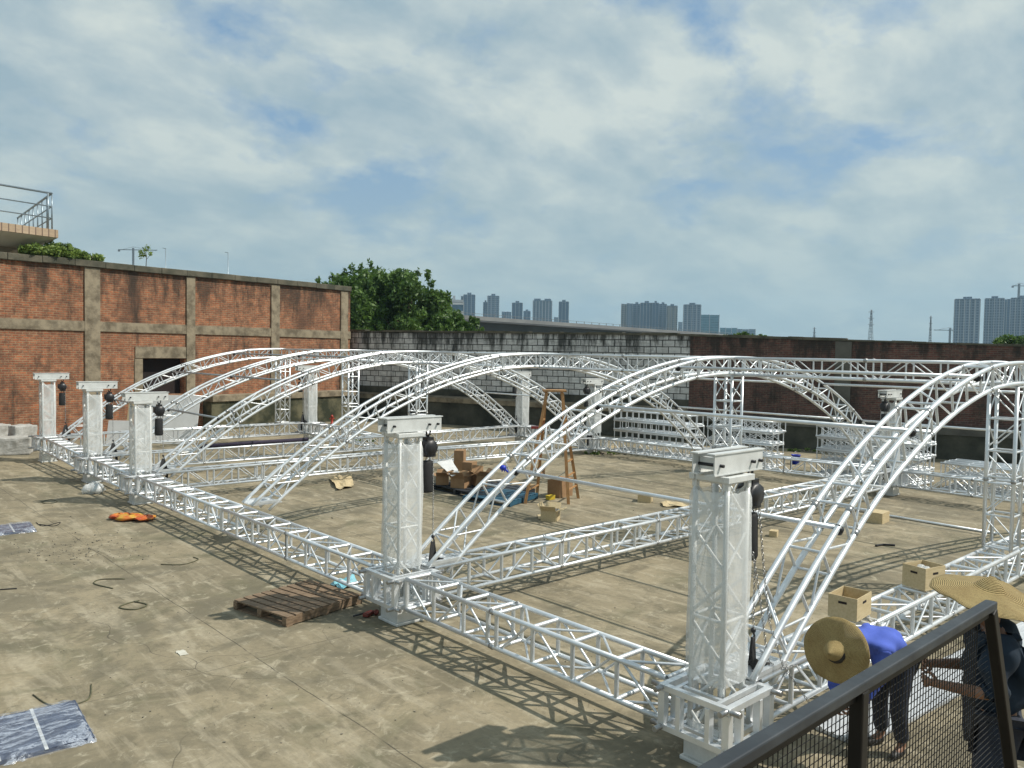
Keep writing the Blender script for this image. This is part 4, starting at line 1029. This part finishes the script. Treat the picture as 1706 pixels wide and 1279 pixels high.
# worker bending over at the nearest row
hatc = at(1391, 1084, 7.45); feet = gp(1478, 1250)
fd = Vector((hatc.x-feet.x, hatc.y-feet.y, 0)); dist = fd.length
zh = hatc.z-.03
person('person bent double in bright blue shirt, reaching down beside the nearest row', (feet.x, feet.y), (fd.x, fd.y), {
    'pelvis': (-.10, 0, .96), 'spine': (.10, 0, 1.10), 'chest': (.36, 0, 1.16), 'neck': (dist-.17, 0, zh+.03), 'head0': (dist-.12, 0, zh+.0), 'head1': (dist-.06, 0, zh-.01), 'head2': (dist-.00, 0, zh),
    'shL': (.38, .18, 1.10), 'shR': (.38, -.18, 1.10), 'elL': (.48, .22, .84), 'elR': (.50, -.24, .84), 'wrL': (.60, .10, .60), 'wrR': (.62, -.12, .58),
    'hpL': (-.08, .10, .90), 'hpR': (-.08, -.10, .90), 'knL': (.03, .12, .49), 'knR': (-.02, -.12, .49), 'anL': (-.04, .13, .09), 'anR': (-.08, -.13, .09), 'toL': (.10, .15, .04), 'toR': (.06, -.15, .04)},
    SHIRT, TROU, hatc, tocam*.74-R2*.62+U2*.12, .30, sleeve_full=True)
# standing worker at the right edge
def stander(u, v, D, label, face, shirt, axis, arm, z0=0., hr=.30):
    hc = at(u, v, D); zz = hc.z-.02; k = (zz-z0)/1.72
    J = {'pelvis': (0, 0, .95*k), 'spine': (.01, 0, 1.14*k), 'chest': (.03, 0, 1.38*k), 'neck': (.05, 0, 1.52*k), 'head0': (.07, 0, 1.56*k), 'head1': (.08, 0, 1.64*k), 'head2': (.07, 0, 1.70*k),
         'shL': (.03, .19, 1.45*k), 'shR': (.03, -.19, 1.45*k), 'hpL': (0, .10, .88*k), 'hpR': (0, -.10, .88*k), 'knL': (.05, .13, .48*k), 'knR': (.02, -.12, .48*k),
         'anL': (-.01, .14, .09), 'anR': (-.03, -.14, .09), 'toL': (.13, .16, .04), 'toR': (.11, -.15, .04)}
    J.update(arm); J = {a_: (p[0], p[1], p[2]+z0) for a_, p in J.items()}
    f = Vector((face[0], face[1], 0)).normalized()
    person(label, (hc.x-f.x*.07, hc.y-f.y*.07), face, J, shirt, TROU, hc, axis, hr, crown=.55, fat=1.12, sleeve_full=False)
left = -Rt
stander(1648, 984, 5.05, 'person in navy shirt and wide straw hat standing behind the end of the mesh railing', left*.9+Vector((Fw.x, Fw.y, 0))*.35, NAVY,
        Vector((0, 0, 1))+tocam*.16+R2*.10, {'elL': (.07, .27, 1.13), 'elR': (.10, -.25, 1.13), 'wrL': (.33, .13, 1.10), 'wrR': (.34, -.08, 1.16)}, .70, .325)
sp_ = at(1648, 984, 5.05); root = thing('step_platform', 'low plank work platform under the person in the navy shirt, below the photo', 'platform', (sp_.x, sp_.y, 0))
mb = MB(); mb.box((0, 0, .67), (1.0, .6, .05)); mb.build('plank_top', WOODL, root)
for a_ in (-1, 1):
    for b_ in (-1, 1): mb = MB(); mb.box((a_*.45, b_*.25, .322), (.06, .06, .643)); mb.build('leg', WOODL, root)

# ------------------------------------------------------------------ dark mesh railing in the foreground
YR, ZR = -3.34, 3.056
def onY(u, v, Y): r_ = ray(u, v); return CAM+r_*((Y-CAM.y)/r_.y)
p_end = onY(1652, 1003, YR); p_bot = onY(1692, 1285, YR)
rt = thing('mesh_railing', 'dark steel railing panel with wire mesh in the lower right foreground', 'railing', (p_end.x, YR, 2.0))
o = Vector((p_end.x, YR, 2.0)); XL = -7.2-p_end.x; zr = ZR-2.0
sl_ = (p_bot.x-p_end.x)/(p_bot.z-p_end.z)
mb = MB(); mb.beam((XL, 0, zr), (.0, 0, zr), .036, .026); mb.build('top_rail', FENCE, rt, bevel=.004)
mb = MB(); mb.beam((XL, .008, zr-.0275), (-.02, .008, zr-.0275), .018, .028); mb.build('inner_rail', MESHM, rt, bevel=.004)  # near-black material puts the shadow below the top rail into the colour
mb = MB(); mb.beam((0, .003, zr-.0215), (sl_*-.98, .003, .0), .036, .034, (0, 1, 0)); mb.build('end_post', MESHM, rt, bevel=.004)
xm = onY(1432, 1150, YR).x-p_end.x
mb = MB(); mb.beam((xm, .0, zr-.0145), (xm+.0, .0, .0), .036, .036, (0, 1, 0)); mb.build('middle_post', MESHM, rt, bevel=.004)
mb = MB(); mb.beam((XL, .01, .06), (sl_*-.9, .01, .06), .04, .04); mb.build('bottom_rail', FENCE, rt)
mb = MB(); x = -.035; rw = .0015
while x > XL:
    top_ = zr-.03; mb.tube([(x, .028, top_), (x, .028, .08)], rw, 4, False); x -= .021
z = zr-.05
while z > .08:
    xe = sl_*(z-zr)-.02
    mb.tube([(XL, .031, z), (xe, .031, z)], rw, 4, False); z -= .021
mb.build('wire_mesh', MESHM, rt)
pf = thing('viewing_platform', 'concrete landing the foreground railing stands on, below the photo', 'platform', (-6.4, -5., 0))
mb = MB(); mb.box((0, 0, 1.9), (7.4, 3.42, .2)); mb.build('slab', CONC, pf)
for a in (-1, 1):
    for b in (-1, 1):
        mb = MB(); mb.box((a*3.3, b*1.4, .9), (.25, .25, 1.8)); mb.build('leg', CONC, pf)

# ------------------------------------------------------------------ raised deck top left
c0 = at(97, 383, 31.5); e0 = at(0, 371, 29.7)
dxd = Vector((c0.x-e0.x, c0.y-e0.y, 0)).normalized()
sr = at(87, 322, 31.5); sf = at(20, 370, 39.2); dyd = Vector((sf.x-sr.x, sf.y-sr.y, 0)); dyd.normalize()
zd = c0.z
dk = thing('roof_deck', 'tiled raised deck with steel railing above the left end of the brick wall', 'building', (c0.x, c0.y, 0))
def prism(mb, base_, z0, z1, ins0=0., ins1=0.):
    vs = []
    for z, k in ((z0, ins0), (z1, ins1)):
        for a_, b_ in ((0, 0), (1, 0), (1, 1), (0, 1)):
            vs.append(dxd*(-k-a_*(base_[0]-2*k))+dyd*(k+b_*(base_[1]-2*k))+Vector((0, 0, z)))
    mb.add(vs, [(0, 1, 2, 3), (7, 6, 5, 4), (0, 4, 5, 1), (1, 5, 6, 2), (2, 6, 7, 3), (3, 7, 4, 0)])
mb = MB(); prism(mb, (9, 9), zd-.30, zd, 0, 0); mb.build('tiled_edge', TILE, dk)
mb = MB(); prism(mb, (9, 9), zd-.75, zd-.303, 1.0, .05); mb.build('soffit', SOFF, dk)
mb = MB(); prism(mb, (6, 6), 0, zd-.752, 1.9, 1.9); prism(mb, (9, 9), zd-1.2, zd-.752, 2.2, 1.3); mb.build('support_wall', SOFF, dk)
mb = MB(); hr = 1.42
def rl(k0, k1, z, r=.03): mb.tube([dxd*(-.2)*1+k0+Vector((0, 0, z)), dxd*(-.2)+k1+Vector((0, 0, z))], r, 7)
for z, r in ((hr, .042), (hr*.64, .025), (hr*.32, .025)):
    rl(dyd*.2, dxd*-8.5+dyd*.2, zd+z, r); rl(dyd*.2, dyd*8.4, zd+z, r)
mb.build('rail', RAILM, dk)
for k in range(9):
    mb = MB(); p = dxd*-.2+dyd*(.2+k*1.02); mb.tube([p+Vector((0, 0, zd)), p+Vector((0, 0, zd+hr))], .028, 7); mb.build('post', RAILM, dk)
for k in (0.15, 4.2, 8.2):
    mb = MB(); p = dxd*(-.2-k)+dyd*.2; mb.tube([p+Vector((0, 0, zd)), p+Vector((0, 0, zd+hr))], .034, 7); mb.build('post', RAILM, dk)

# ------------------------------------------------------------------ vegetation
def leaves(mb, c, rad, n, size, rnd, squash=1., shell=.55):
    c = np.array(c); rs = rnd.normal(size=(n, 3)); rs /= np.linalg.norm(rs, axis=1)[:, None]
    rr = (shell+(1-shell)*rnd.random(n)**.6)[:, None]; P = c+rs*rr*np.array([rad, rad, rad*squash])
    A = rnd.normal(size=(n, 3)); A /= np.linalg.norm(A, axis=1)[:, None]; Bv = np.cross(A, rnd.normal(size=(n, 3))); Bv /= np.linalg.norm(Bv, axis=1)[:, None]
    s = size*(.6+.8*rnd.random(n))[:, None]
    for p, a_, b_ in zip(P, A*s, Bv*s*.45):
        o_ = len(mb.v); mb.v += [tuple(p-a_), tuple(p+b_), tuple(p+a_), tuple(p-b_)]; mb.f.append((o_, o_+1, o_+2, o_+3)); mb.sm.append(False)
def tree(loc, H, rad, label, seed, nclump=60, leaf=.16, per=170, mat=LEAF, z0=.25, sq=.85):
    rnd = np.random.default_rng(seed); root = thing('broadleaf_tree', label, 'tree', (loc.x, loc.y, 0), 'trees beyond the walls')
    mb = MB(); mb.tube([(0, 0, 0), (.1, .05, H*.25), (0, .1, H*.5), (.1, 0, H*.8)], [.28, .22, .15, .05], 9)
    for k in range(9):
        a_ = k*2.4; z_ = H*(.25+.05*k); r_ = rad*.65; mb.tube([(0, 0, z_), (r_*.5*math.cos(a_), r_*.5*math.sin(a_), z_+H*.08), (r_*math.cos(a_), r_*math.sin(a_), z_+H*.18)], [.10, .06, .02], 6)
    mb.build('trunk', BARK, root)
    mb = MB()
    for k in range(nclump):
        th = rnd.random()*6.283; zf = rnd.random(); zc_ = H*(z0+(1-z0)*zf)
        env = rad*math.sqrt(max(.03, 1-((zf-.38)/.66)**2)); r_ = env*(.25+.75*math.sqrt(rnd.random()))
        cr = rad*(.16+.16*rnd.random()); r_ = max(0, r_-cr*.5)
        leaves(mb, (r_*math.cos(th), r_*math.sin(th), zc_-cr*.5), cr, per, leaf, rnd, sq)
    for k in range(22):      # twigs that break the outline
        th = rnd.random()*6.283; zf = .45+.55*rnd.random(); env = rad*math.sqrt(max(.03, 1-((zf-.38)/.66)**2))
        leaves(mb, (env*math.cos(th)*1.02, env*math.sin(th)*1.02, H*(z0+(1-z0)*zf)+.25), rad*.07, 34, leaf, rnd, 1.6, .1)
    mb.build('crown', mat, root)
    return root
for (u, D, vt, rad, lb, sd) in ((575, 57, 462, 3.2, 'leafy tree just behind the corner of the brick wall', 3), (627, 60, 446, 3.9, 'tallest broad tree beyond the block wall', 4), (680, 58, 452, 3.4, 'dense green tree at the right of the tall one', 5),
                         (715, 60, 492, 2.7, 'lower rounded tree right of the dense green tree', 9), (735, 50, 526, 2.1, 'low bushy tree sloping down toward the viaduct', 6), (775, 50, 537, 1.6, 'smallest shrub like tree below the viaduct', 8)):
    b_ = at(u, vt, D); tree(b_, b_.z, rad, lb, sd, nclump=int(34+rad*14), leaf=.17)
def bush(loc, rx, h, label, seed, leaf=.12, n=1500, mat=LEAFV, name='bush', cat='plant', grp=None, elong=(1, 1), dirv=None, z0=0.):
    rnd = np.random.default_rng(seed); root = thing(name, label, cat, loc, grp); mb = MB()
    d = dirv or Vector((1, 0, 0))
    for k in range(14):
        q = (rnd.random()*2-1)*rx; leaves(mb, (d.x*q, d.y*q+rnd.normal()*.12, z0+h*(.25+.5*rnd.random())*(1-.5*abs(q/rx))), h*.42, n//14, leaf, rnd, .8, .2)
    mb.build('foliage', mat, root)
    mb = MB()
    for k in range(6):
        q = (rnd.random()*2-1)*rx*.8; mb.tube([(d.x*q*.6, d.y*q*.6, 0), (d.x*q, d.y*q, h*.6)], [.02, .008], 5)
    mb.build('stem', BARK, root)
    return root
wa, _, wrz = wall_axes((-14.5, 28.25), (16.75, 34.42)); wd_ = Vector((math.cos(wrz), math.sin(wrz), 0)); wn = Vector((-wd_.y, wd_.x, 0))
def wallpt(u): x = on_wall(u, 430, wa, wd_)[0]; p = wa+wd_*x+wn*.2; p.z = HB+.24; return p
for (u, rx, h, lb, sd) in ((84, .9, .62, 'bright green creeper on the wall coping below the deck', 1), (112, .9, .62, 'thick green creeper on the wall coping right of the deck', 2), (146, .8, .38, 'low trailing creeper where the coping steps', 3)):
    bush(wallpt(u), rx, h, lb, sd, dirv=wd_, name='climbing_plant', grp='creepers on the wall coping', n=2000, leaf=.09)
P = wallpt(247); root = thing('sapling', 'thin lone sapling growing out of the wall coping', 'plant', P)
mb = MB(); mb.tube([(0, 0, -.1), (.03, 0, .35), (0, 0, .75)], [.018, .013, .006], 6); mb.tube([(.02, 0, .3), (.2, 0, .55)], [.01, .005], 5); mb.tube([(.02, 0, .4), (-.18, 0, .6)], [.01, .005], 5); mb.build('stem', BARK, root)
mb = MB(); rn = np.random.default_rng(5)
for c_ in ((0, 0, .75), (.2, .0, .6), (-.2, 0, .62), (.1, 0, .85), (-.08, 0, .5), (-.22, 0, .45)): leaves(mb, c_, .14, 26, .06, rn, 1, .1)
mb.build('foliage', LEAFV, root)
for (u, v, D, rx, h, lb, sd) in ((1238, 563, 46, 1.3, .55, 'dark bush showing over the dark brick wall near the low flats', 21), (1692, 571, 60, 1.4, 1.1, 'dark bush over the wall at the right edge', 22), (1262, 564, 45, .5, .5, 'tiny bush over the dark wall', 23)):
    p = at(u, v, D); root = bush((p.x, p.y, 0), rx, h, lb, sd, .14, 1500, LEAF, dirv=Rt, grp='bushes beyond the dark wall', z0=p.z-.25)
    st = MB(); st.tube([(0, 0, 0), (0, 0, p.z)], [.12, .05], 7); st.build('trunk', BARK, root)
for (u, v, lb, s_) in ((1020, 757, 'weeds at the foot of the far base truss', 31), (1350, 752, 'weed tuft in front of the dark plinth', 32), (590, 735, 'weeds along the fourth row truss', 33)):
    p = gp(u, v); bush((p.x, p.y, 0), 1.0, .16, lb, s_, .05, 420, LEAFV, name='weed_tuft', grp='weeds on the concrete', dirv=Rt)

rn = np.random.default_rng(11); mb = MB()
for k in range(1100):
    u_, v_ = rn.random()*1700, 700+rn.random()**.7*560
    if rn.random() < .35: u_, v_ = 130+rn.normal()*70, 912+rn.normal()*14
    p = gp(u_, v_); sz = (.003+.011*rn.random()**3)*(1 if v_ > 950 else 1.8)
    mb.box((p.x, p.y, sz*.4), (sz*(1+rn.random()), sz, sz*.8), rn.random()*3)
tag(mb.build('grit', pm('grit_stone', (.30, .27, .20), (.10, .09, .07), 30, .9)), 'grit and crumbs scattered over the concrete', 'grit', kind='stuff')

# ------------------------------------------------------------------ far background
A_, B_ = at(735, 521, 170), at(1200, 555.5, 296); A_.z = B_.z = 11.6
d = (B_-A_).normalized(); A0 = A_-d*110; B0 = B_+d*160; n_ = Vector((-d.y, d.x, 0))
if n_.dot(Fw) < 0: n_ = -n_
via = thing('viaduct', 'long grey concrete road viaduct beyond the block wall', 'bridge', (A0.x, A0.y, 0)); Lv = (B0-A0).length
def vb(mb, x0, x1, y, z, dy, dz__): mb.box(d*((x0+x1)/2)+n_*y+Vector((0, 0, z)), (x1-x0, dy, dz__), ax=(d, n_, Vector((0, 0, 1))))
mb = MB(); vb(mb, 0, Lv, 6, 10.6, 13, .5); vb(mb, 0, Lv, 6, 9.45, 7, 1.78); mb.build('deck', FARC, via)
mb = MB(); vb(mb, 0, Lv, -.4, 11.15, .3, .9); vb(mb, 0, Lv, 12.4, 11.15, .3, .9); mb.build('parapet', pm('parapet_concrete', (.20, .205, .205), (.14, .145, .15), .1, .9), via)
mb = MB()
for k in range(int(Lv/4)): vb(mb, k*4, k*4+.12, -.4, 11.9, .12, .6)
vb(mb, 0, Lv, -.4, 12.15, .08, .08); mb.build('guard_rail', PYL, via)
for k in range(int(Lv/34)+1):
    mb = MB(); vb(mb, k*34+7, k*34+9, 6, 4.2, 4.5, 8.4); vb(mb, k*34+6.4, k*34+9.6, 6, 8.2, 8, .7); mb.build('pier', FARC, via)
ra = at(868, 548, 225); rb = at(1110, 556, 330)
for nm_, label_, z_, off in (('access_ramp', 'lower dark ramp running under the viaduct', 8.2, 26),):
    rp = thing(nm_, label_, 'bridge', (A0.x+n_.x*off, A0.y+n_.y*off, 0)); mb = MB(); vb(mb, 40, Lv, 0, z_, 8, 1.2); mb.build('deck', pm('ramp_dark', (.10, .105, .115), (.07, .075, .085), .1, .9), rp)
    for k in range(int(Lv/40)): mb = MB(); vb(mb, 60+k*36, 62+k*36, 0, (z_-.6)/2, 3, z_-.6); mb.build('pier', FARC, rp)

def tower_block(u0, u1, vt, D, label, mat, crown=1, fins=2, humps=0, name='tower_block', vb_=None, depth=None, grp='distant high rise blocks'):
    p = at((u0+u1)/2, vt, D); wdt = (u1-u0)/FPX*D; H = p.z; dp = depth or wdt*.8
    ra_ = -YAW-math.atan(((u0+u1)/2-853)/FPX)
    root = thing(name, label, 'building', (p.x, p.y, 0), grp, ra_)
    crh = H*.035 if crown else 0
    n = max(2, fins); mb = MB(); hb_ = H-crh
    for k in range(n):
        x = -wdt/2+wdt*(k+.5)/n; inset = (k % 2)*wdt*.05
        mb.box((x, inset+dp/2, hb_/2-(k % 2)*.3), (wdt/n*.98 if k % 2 == 0 else wdt/n*1.02, dp, hb_))
    mb.build('body', mat, root)
    mb = MB()
    for k in range(n+1):
        x = -wdt/2+wdt*k/n; mb.box((x+(.2 if k == 0 else -.2 if k == n else 0), -.35, hb_/2), (wdt*.035, .9, hb_+.8))
    mb.build('vertical_fins', pm('fin_paint', (.40, .42, .44), (.33, .35, .37), .1, .8) if 'fin_paint' not in bpy.data.materials else bpy.data.materials['fin_paint'], root)
    if crown:
        mb = MB()
        for x in ([0] if not humps else [-.27*wdt, .27*wdt]):
            mb.box((x, dp*.4, H-crh/2+.4), (wdt*.34, dp*.5, crh+.8))
        mb.box((0, dp*.4, H-crh+.5), (wdt*.94, dp*.9, 1.0)); mb.build('roof_structure', FA, root)
    return root
TB = [(772, 792, 488, 1250, FC, 1, 3, 0, 'slim slate tower left of the viaduct gap, tallest beside the banded office block'), (768, 773, 493, 1260, FC, 0, 2, 0, 'narrow wing left of the slim slate tower'),
      (805, 813, 501, 1250, FC, 1, 2, 0, 'lower narrow tower attached left of its taller twin'), (812, 832, 490, 1240, FA, 1, 3, 0, 'tall paired tower second from the tree'),
      (836, 852, 519, 1500, FC, 0, 4, 0, 'small faint block between the towers over the viaduct'), (853, 871, 502, 1250, FC, 1, 3, 0, 'mid height tower over the viaduct with a small crown'),
      (872, 884, 516, 1400, FC, 1, 2, 0, 'short slate tower beside the mid height one'), (888, 920, 498, 1230, FA, 1, 6, 1, 'wide twin crowned tower over the viaduct'),
      (923, 930, 528, 1500, FA, 0, 2, 0, 'tiny faint block left of the lone slim tower'), (931, 948, 500, 1230, FC, 1, 3, 0, 'lone slim tower right of the twin crowned one'),
      (1035, 1045, 506, 1180, FB, 0, 2, 0, 'beige end slab of the big tower cluster'), (1044, 1054, 505, 1170, FA, 0, 2, 0, 'grey second slab of the big tower cluster'),
      (1054, 1068, 504, 1180, FA, 1, 2, 0, 'third slab of the big tower cluster'), (1067, 1088, 502, 1160, FC, 1, 4, 0, 'widest slate block in the middle of the big cluster'),
      (1087, 1098, 502, 1150, FC, 1, 2, 0, 'dark slate slab right of the cluster middle'), (1098, 1111, 504, 1170, FA, 1, 2, 0, 'next to last slab of the big cluster'),
      (1111, 1129, 507, 1150, FB, 1, 3, 0, 'right end tower of the big cluster'), (1130, 1137, 536, 1600, FA, 0, 2, 0, 'tiny pale block in the gap of the big cluster'),
      (1139, 1168, 505, 1100, FA, 1, 4, 0, 'separate grey tower with dark crown right of the cluster'), (1167, 1198, 524, 1150, FG, 0, 2, 0, 'blue green glass office block'),
      (1200, 1228, 546, 1300, FG, 0, 3, 0, 'low blue flats right of the glass block'), (1226, 1258, 548, 1320, FA, 0, 3, 0, 'lowest pale flats at the end of the skyline group'),
      (1593, 1631, 495, 900, FA, 1, 5, 0, 'lone grey apartment tower on the right'), (1643, 1672, 494, 900, FA, 1, 4, 0, 'left apartment tower of the right edge group'),
      (1666, 1690, 498, 980, FC, 0, 4, 0, 'recessed blue apartment block of the right edge group'), (1687, 1725, 493, 900, FA, 1, 5, 0, 'apartment tower at the very right edge under a crane')]
for u0, u1, vt, D, mt_, cr, fn, hu, lb in TB: tower_block(u0, u1, vt, D, lb, mt_, cr, fn, hu)
r_ = tower_block(732, 773, 503, 700, 'low white office block with blue bands behind the tree', FW, 0, 2)
mb = MB(); ww = 41/FPX*700; hh = at(752, 503, 700).z
mb.box((0, ww*.4, hh+1.2), (ww*.96, ww*.7, 2.2)); mb.box((2, ww*.3, hh+4), (2.2, 2, 4)); mb.box((-ww*.25, ww*.3, hh+3), (ww*.3, .6, 1.6)); mb.build('roof_structure', bpy.data.materials['fin_paint'], r_)
def pylon(u, vt, D, wpx, label, name='power_pylon', slim=False):
    p = at(u, vt, D); H = p.z; w0 = wpx/FPX*D; root = thing(name, label, 'pylon', (p.x, p.y, 0), 'distant pylons', -YAW)
    r = .16*D/600; mb = MB(); n = 9
    wf = lambda f: w0*(1-.85*f)/2
    for a_ in (-1, 1):
        for b_ in (-1, 1): mb.tube([(a_*wf(k/n), b_*wf(k/n), H*k/n) for k in range(n+1)], r, 4)
    for k in range(n):
        for b_ in (-1, 1):
            mb.tube([(-wf(k/n), b_*wf(k/n), H*k/n), (wf((k+1)/n), b_*wf((k+1)/n), H*(k+1)/n)], r*.6, 4); mb.tube([(wf(k/n), b_*wf(k/n), H*k/n), (-wf((k+1)/n), b_*wf((k+1)/n), H*(k+1)/n)], r*.6, 4)
    mb.build('lattice', PYL, root)
    mb = MB()
    for f in (.72, .84, .96): mb.beam((-w0*.55, 0, H*f), (w0*.55, 0, H*f), r*1.6, r*1.6)
    mb.build('cross_arms', PYL, root); return root
pylon(1452, 516, 620, 9, 'lattice power pylon above the dark wall'); pylon(1551, 526, 650, 5, 'slim mast right of the power pylon', slim=True); pylon(1357, 545, 1100, 5, 'faint tiny pylon far left of the power pylon')
def crane(u, vt, D, ul, ur, label, base_v=None):
    p = at(u, vt, D); H = p.z; root = thing('tower_crane', label, 'crane', (p.x, p.y, 0), 'distant tower cranes', -YAW); k = D/FPX
    mb = MB(); mb.beam((0, 0, 0), (0, 0, H-1), 2.6*k, 2.6*k, (0, 1, 0)); mb.build('mast', PYL, root)
    mb = MB(); zj = H-5*k; mb.beam(((ul-u)*k, 0, zj), ((ur-u)*k, 0, zj), 1.1*k, 1.2*k); mb.tube([(0, 0, H), ((ur-u)*k*.7, 0, zj)], .25*k, 4); mb.tube([(0, 0, H), ((ul-u)*k*.8, 0, zj)], .25*k, 4); mb.build('jib', PYL, root)
    mb = MB(); e = ul if abs(ul-u) < abs(ur-u) else ur; mb.box(((e-u)*k*.95, 0, zj-1.6*k), (3*k, 2*k, 3*k)); mb.build('counterweight', PYL, root)
    return root
crane(222, 411, 700, 197, 262, 'faint tower crane over the brick wall'); crane(1698, 471, 905, 1687, 1725, 'tower crane above the right edge apartments'); crane(1583, 545, 1000, 1556, 1590, 'small far crane left of the lone apartment tower')
for u, vt, lb in ((276, 413, 'thin pale lamp post right of the sapling'), (380, 420, 'taller thin lamp post over the brick wall')):
    p = at(u, vt, 120); root = thing('street_lamp', lb, 'street lamp', (p.x, p.y, 0), 'lamp posts beyond the brick wall')
    mb = MB(); mb.tube([(0, 0, 0), (0, 0, p.z)], [.10, .05], 8); mb.build('pole', RAILM, root)
    mb = MB(); mb.beam((0, 0, p.z-.1), (-.45*Rt.x, -.45*Rt.y, p.z), .12, .08); mb.build('lamp_head', RAILM, root)

# ------------------------------------------------------------------ haze
mt = bpy.data.materials.new('haze_air'); mt.use_nodes = True; t = mt.node_tree; t.nodes.clear()
pv = N(t, 'ShaderNodeVolumePrincipled'); pv.inputs['Color'].default_value = (.52, .79, 1, 1); pv.inputs['Density'].default_value = .00024; pv.inputs['Anisotropy'].default_value = .2
om = N(t, 'ShaderNodeOutputMaterial'); t.links.new(pv.outputs[0], om.inputs['Volume'])
mb = MB(); mb.box((0, 0, 84), (4500, 4500, 170)); hz_ = mb.build('haze', mt); tag(hz_, 'thin pale bluish air over the whole place', 'haze', kind='stuff')
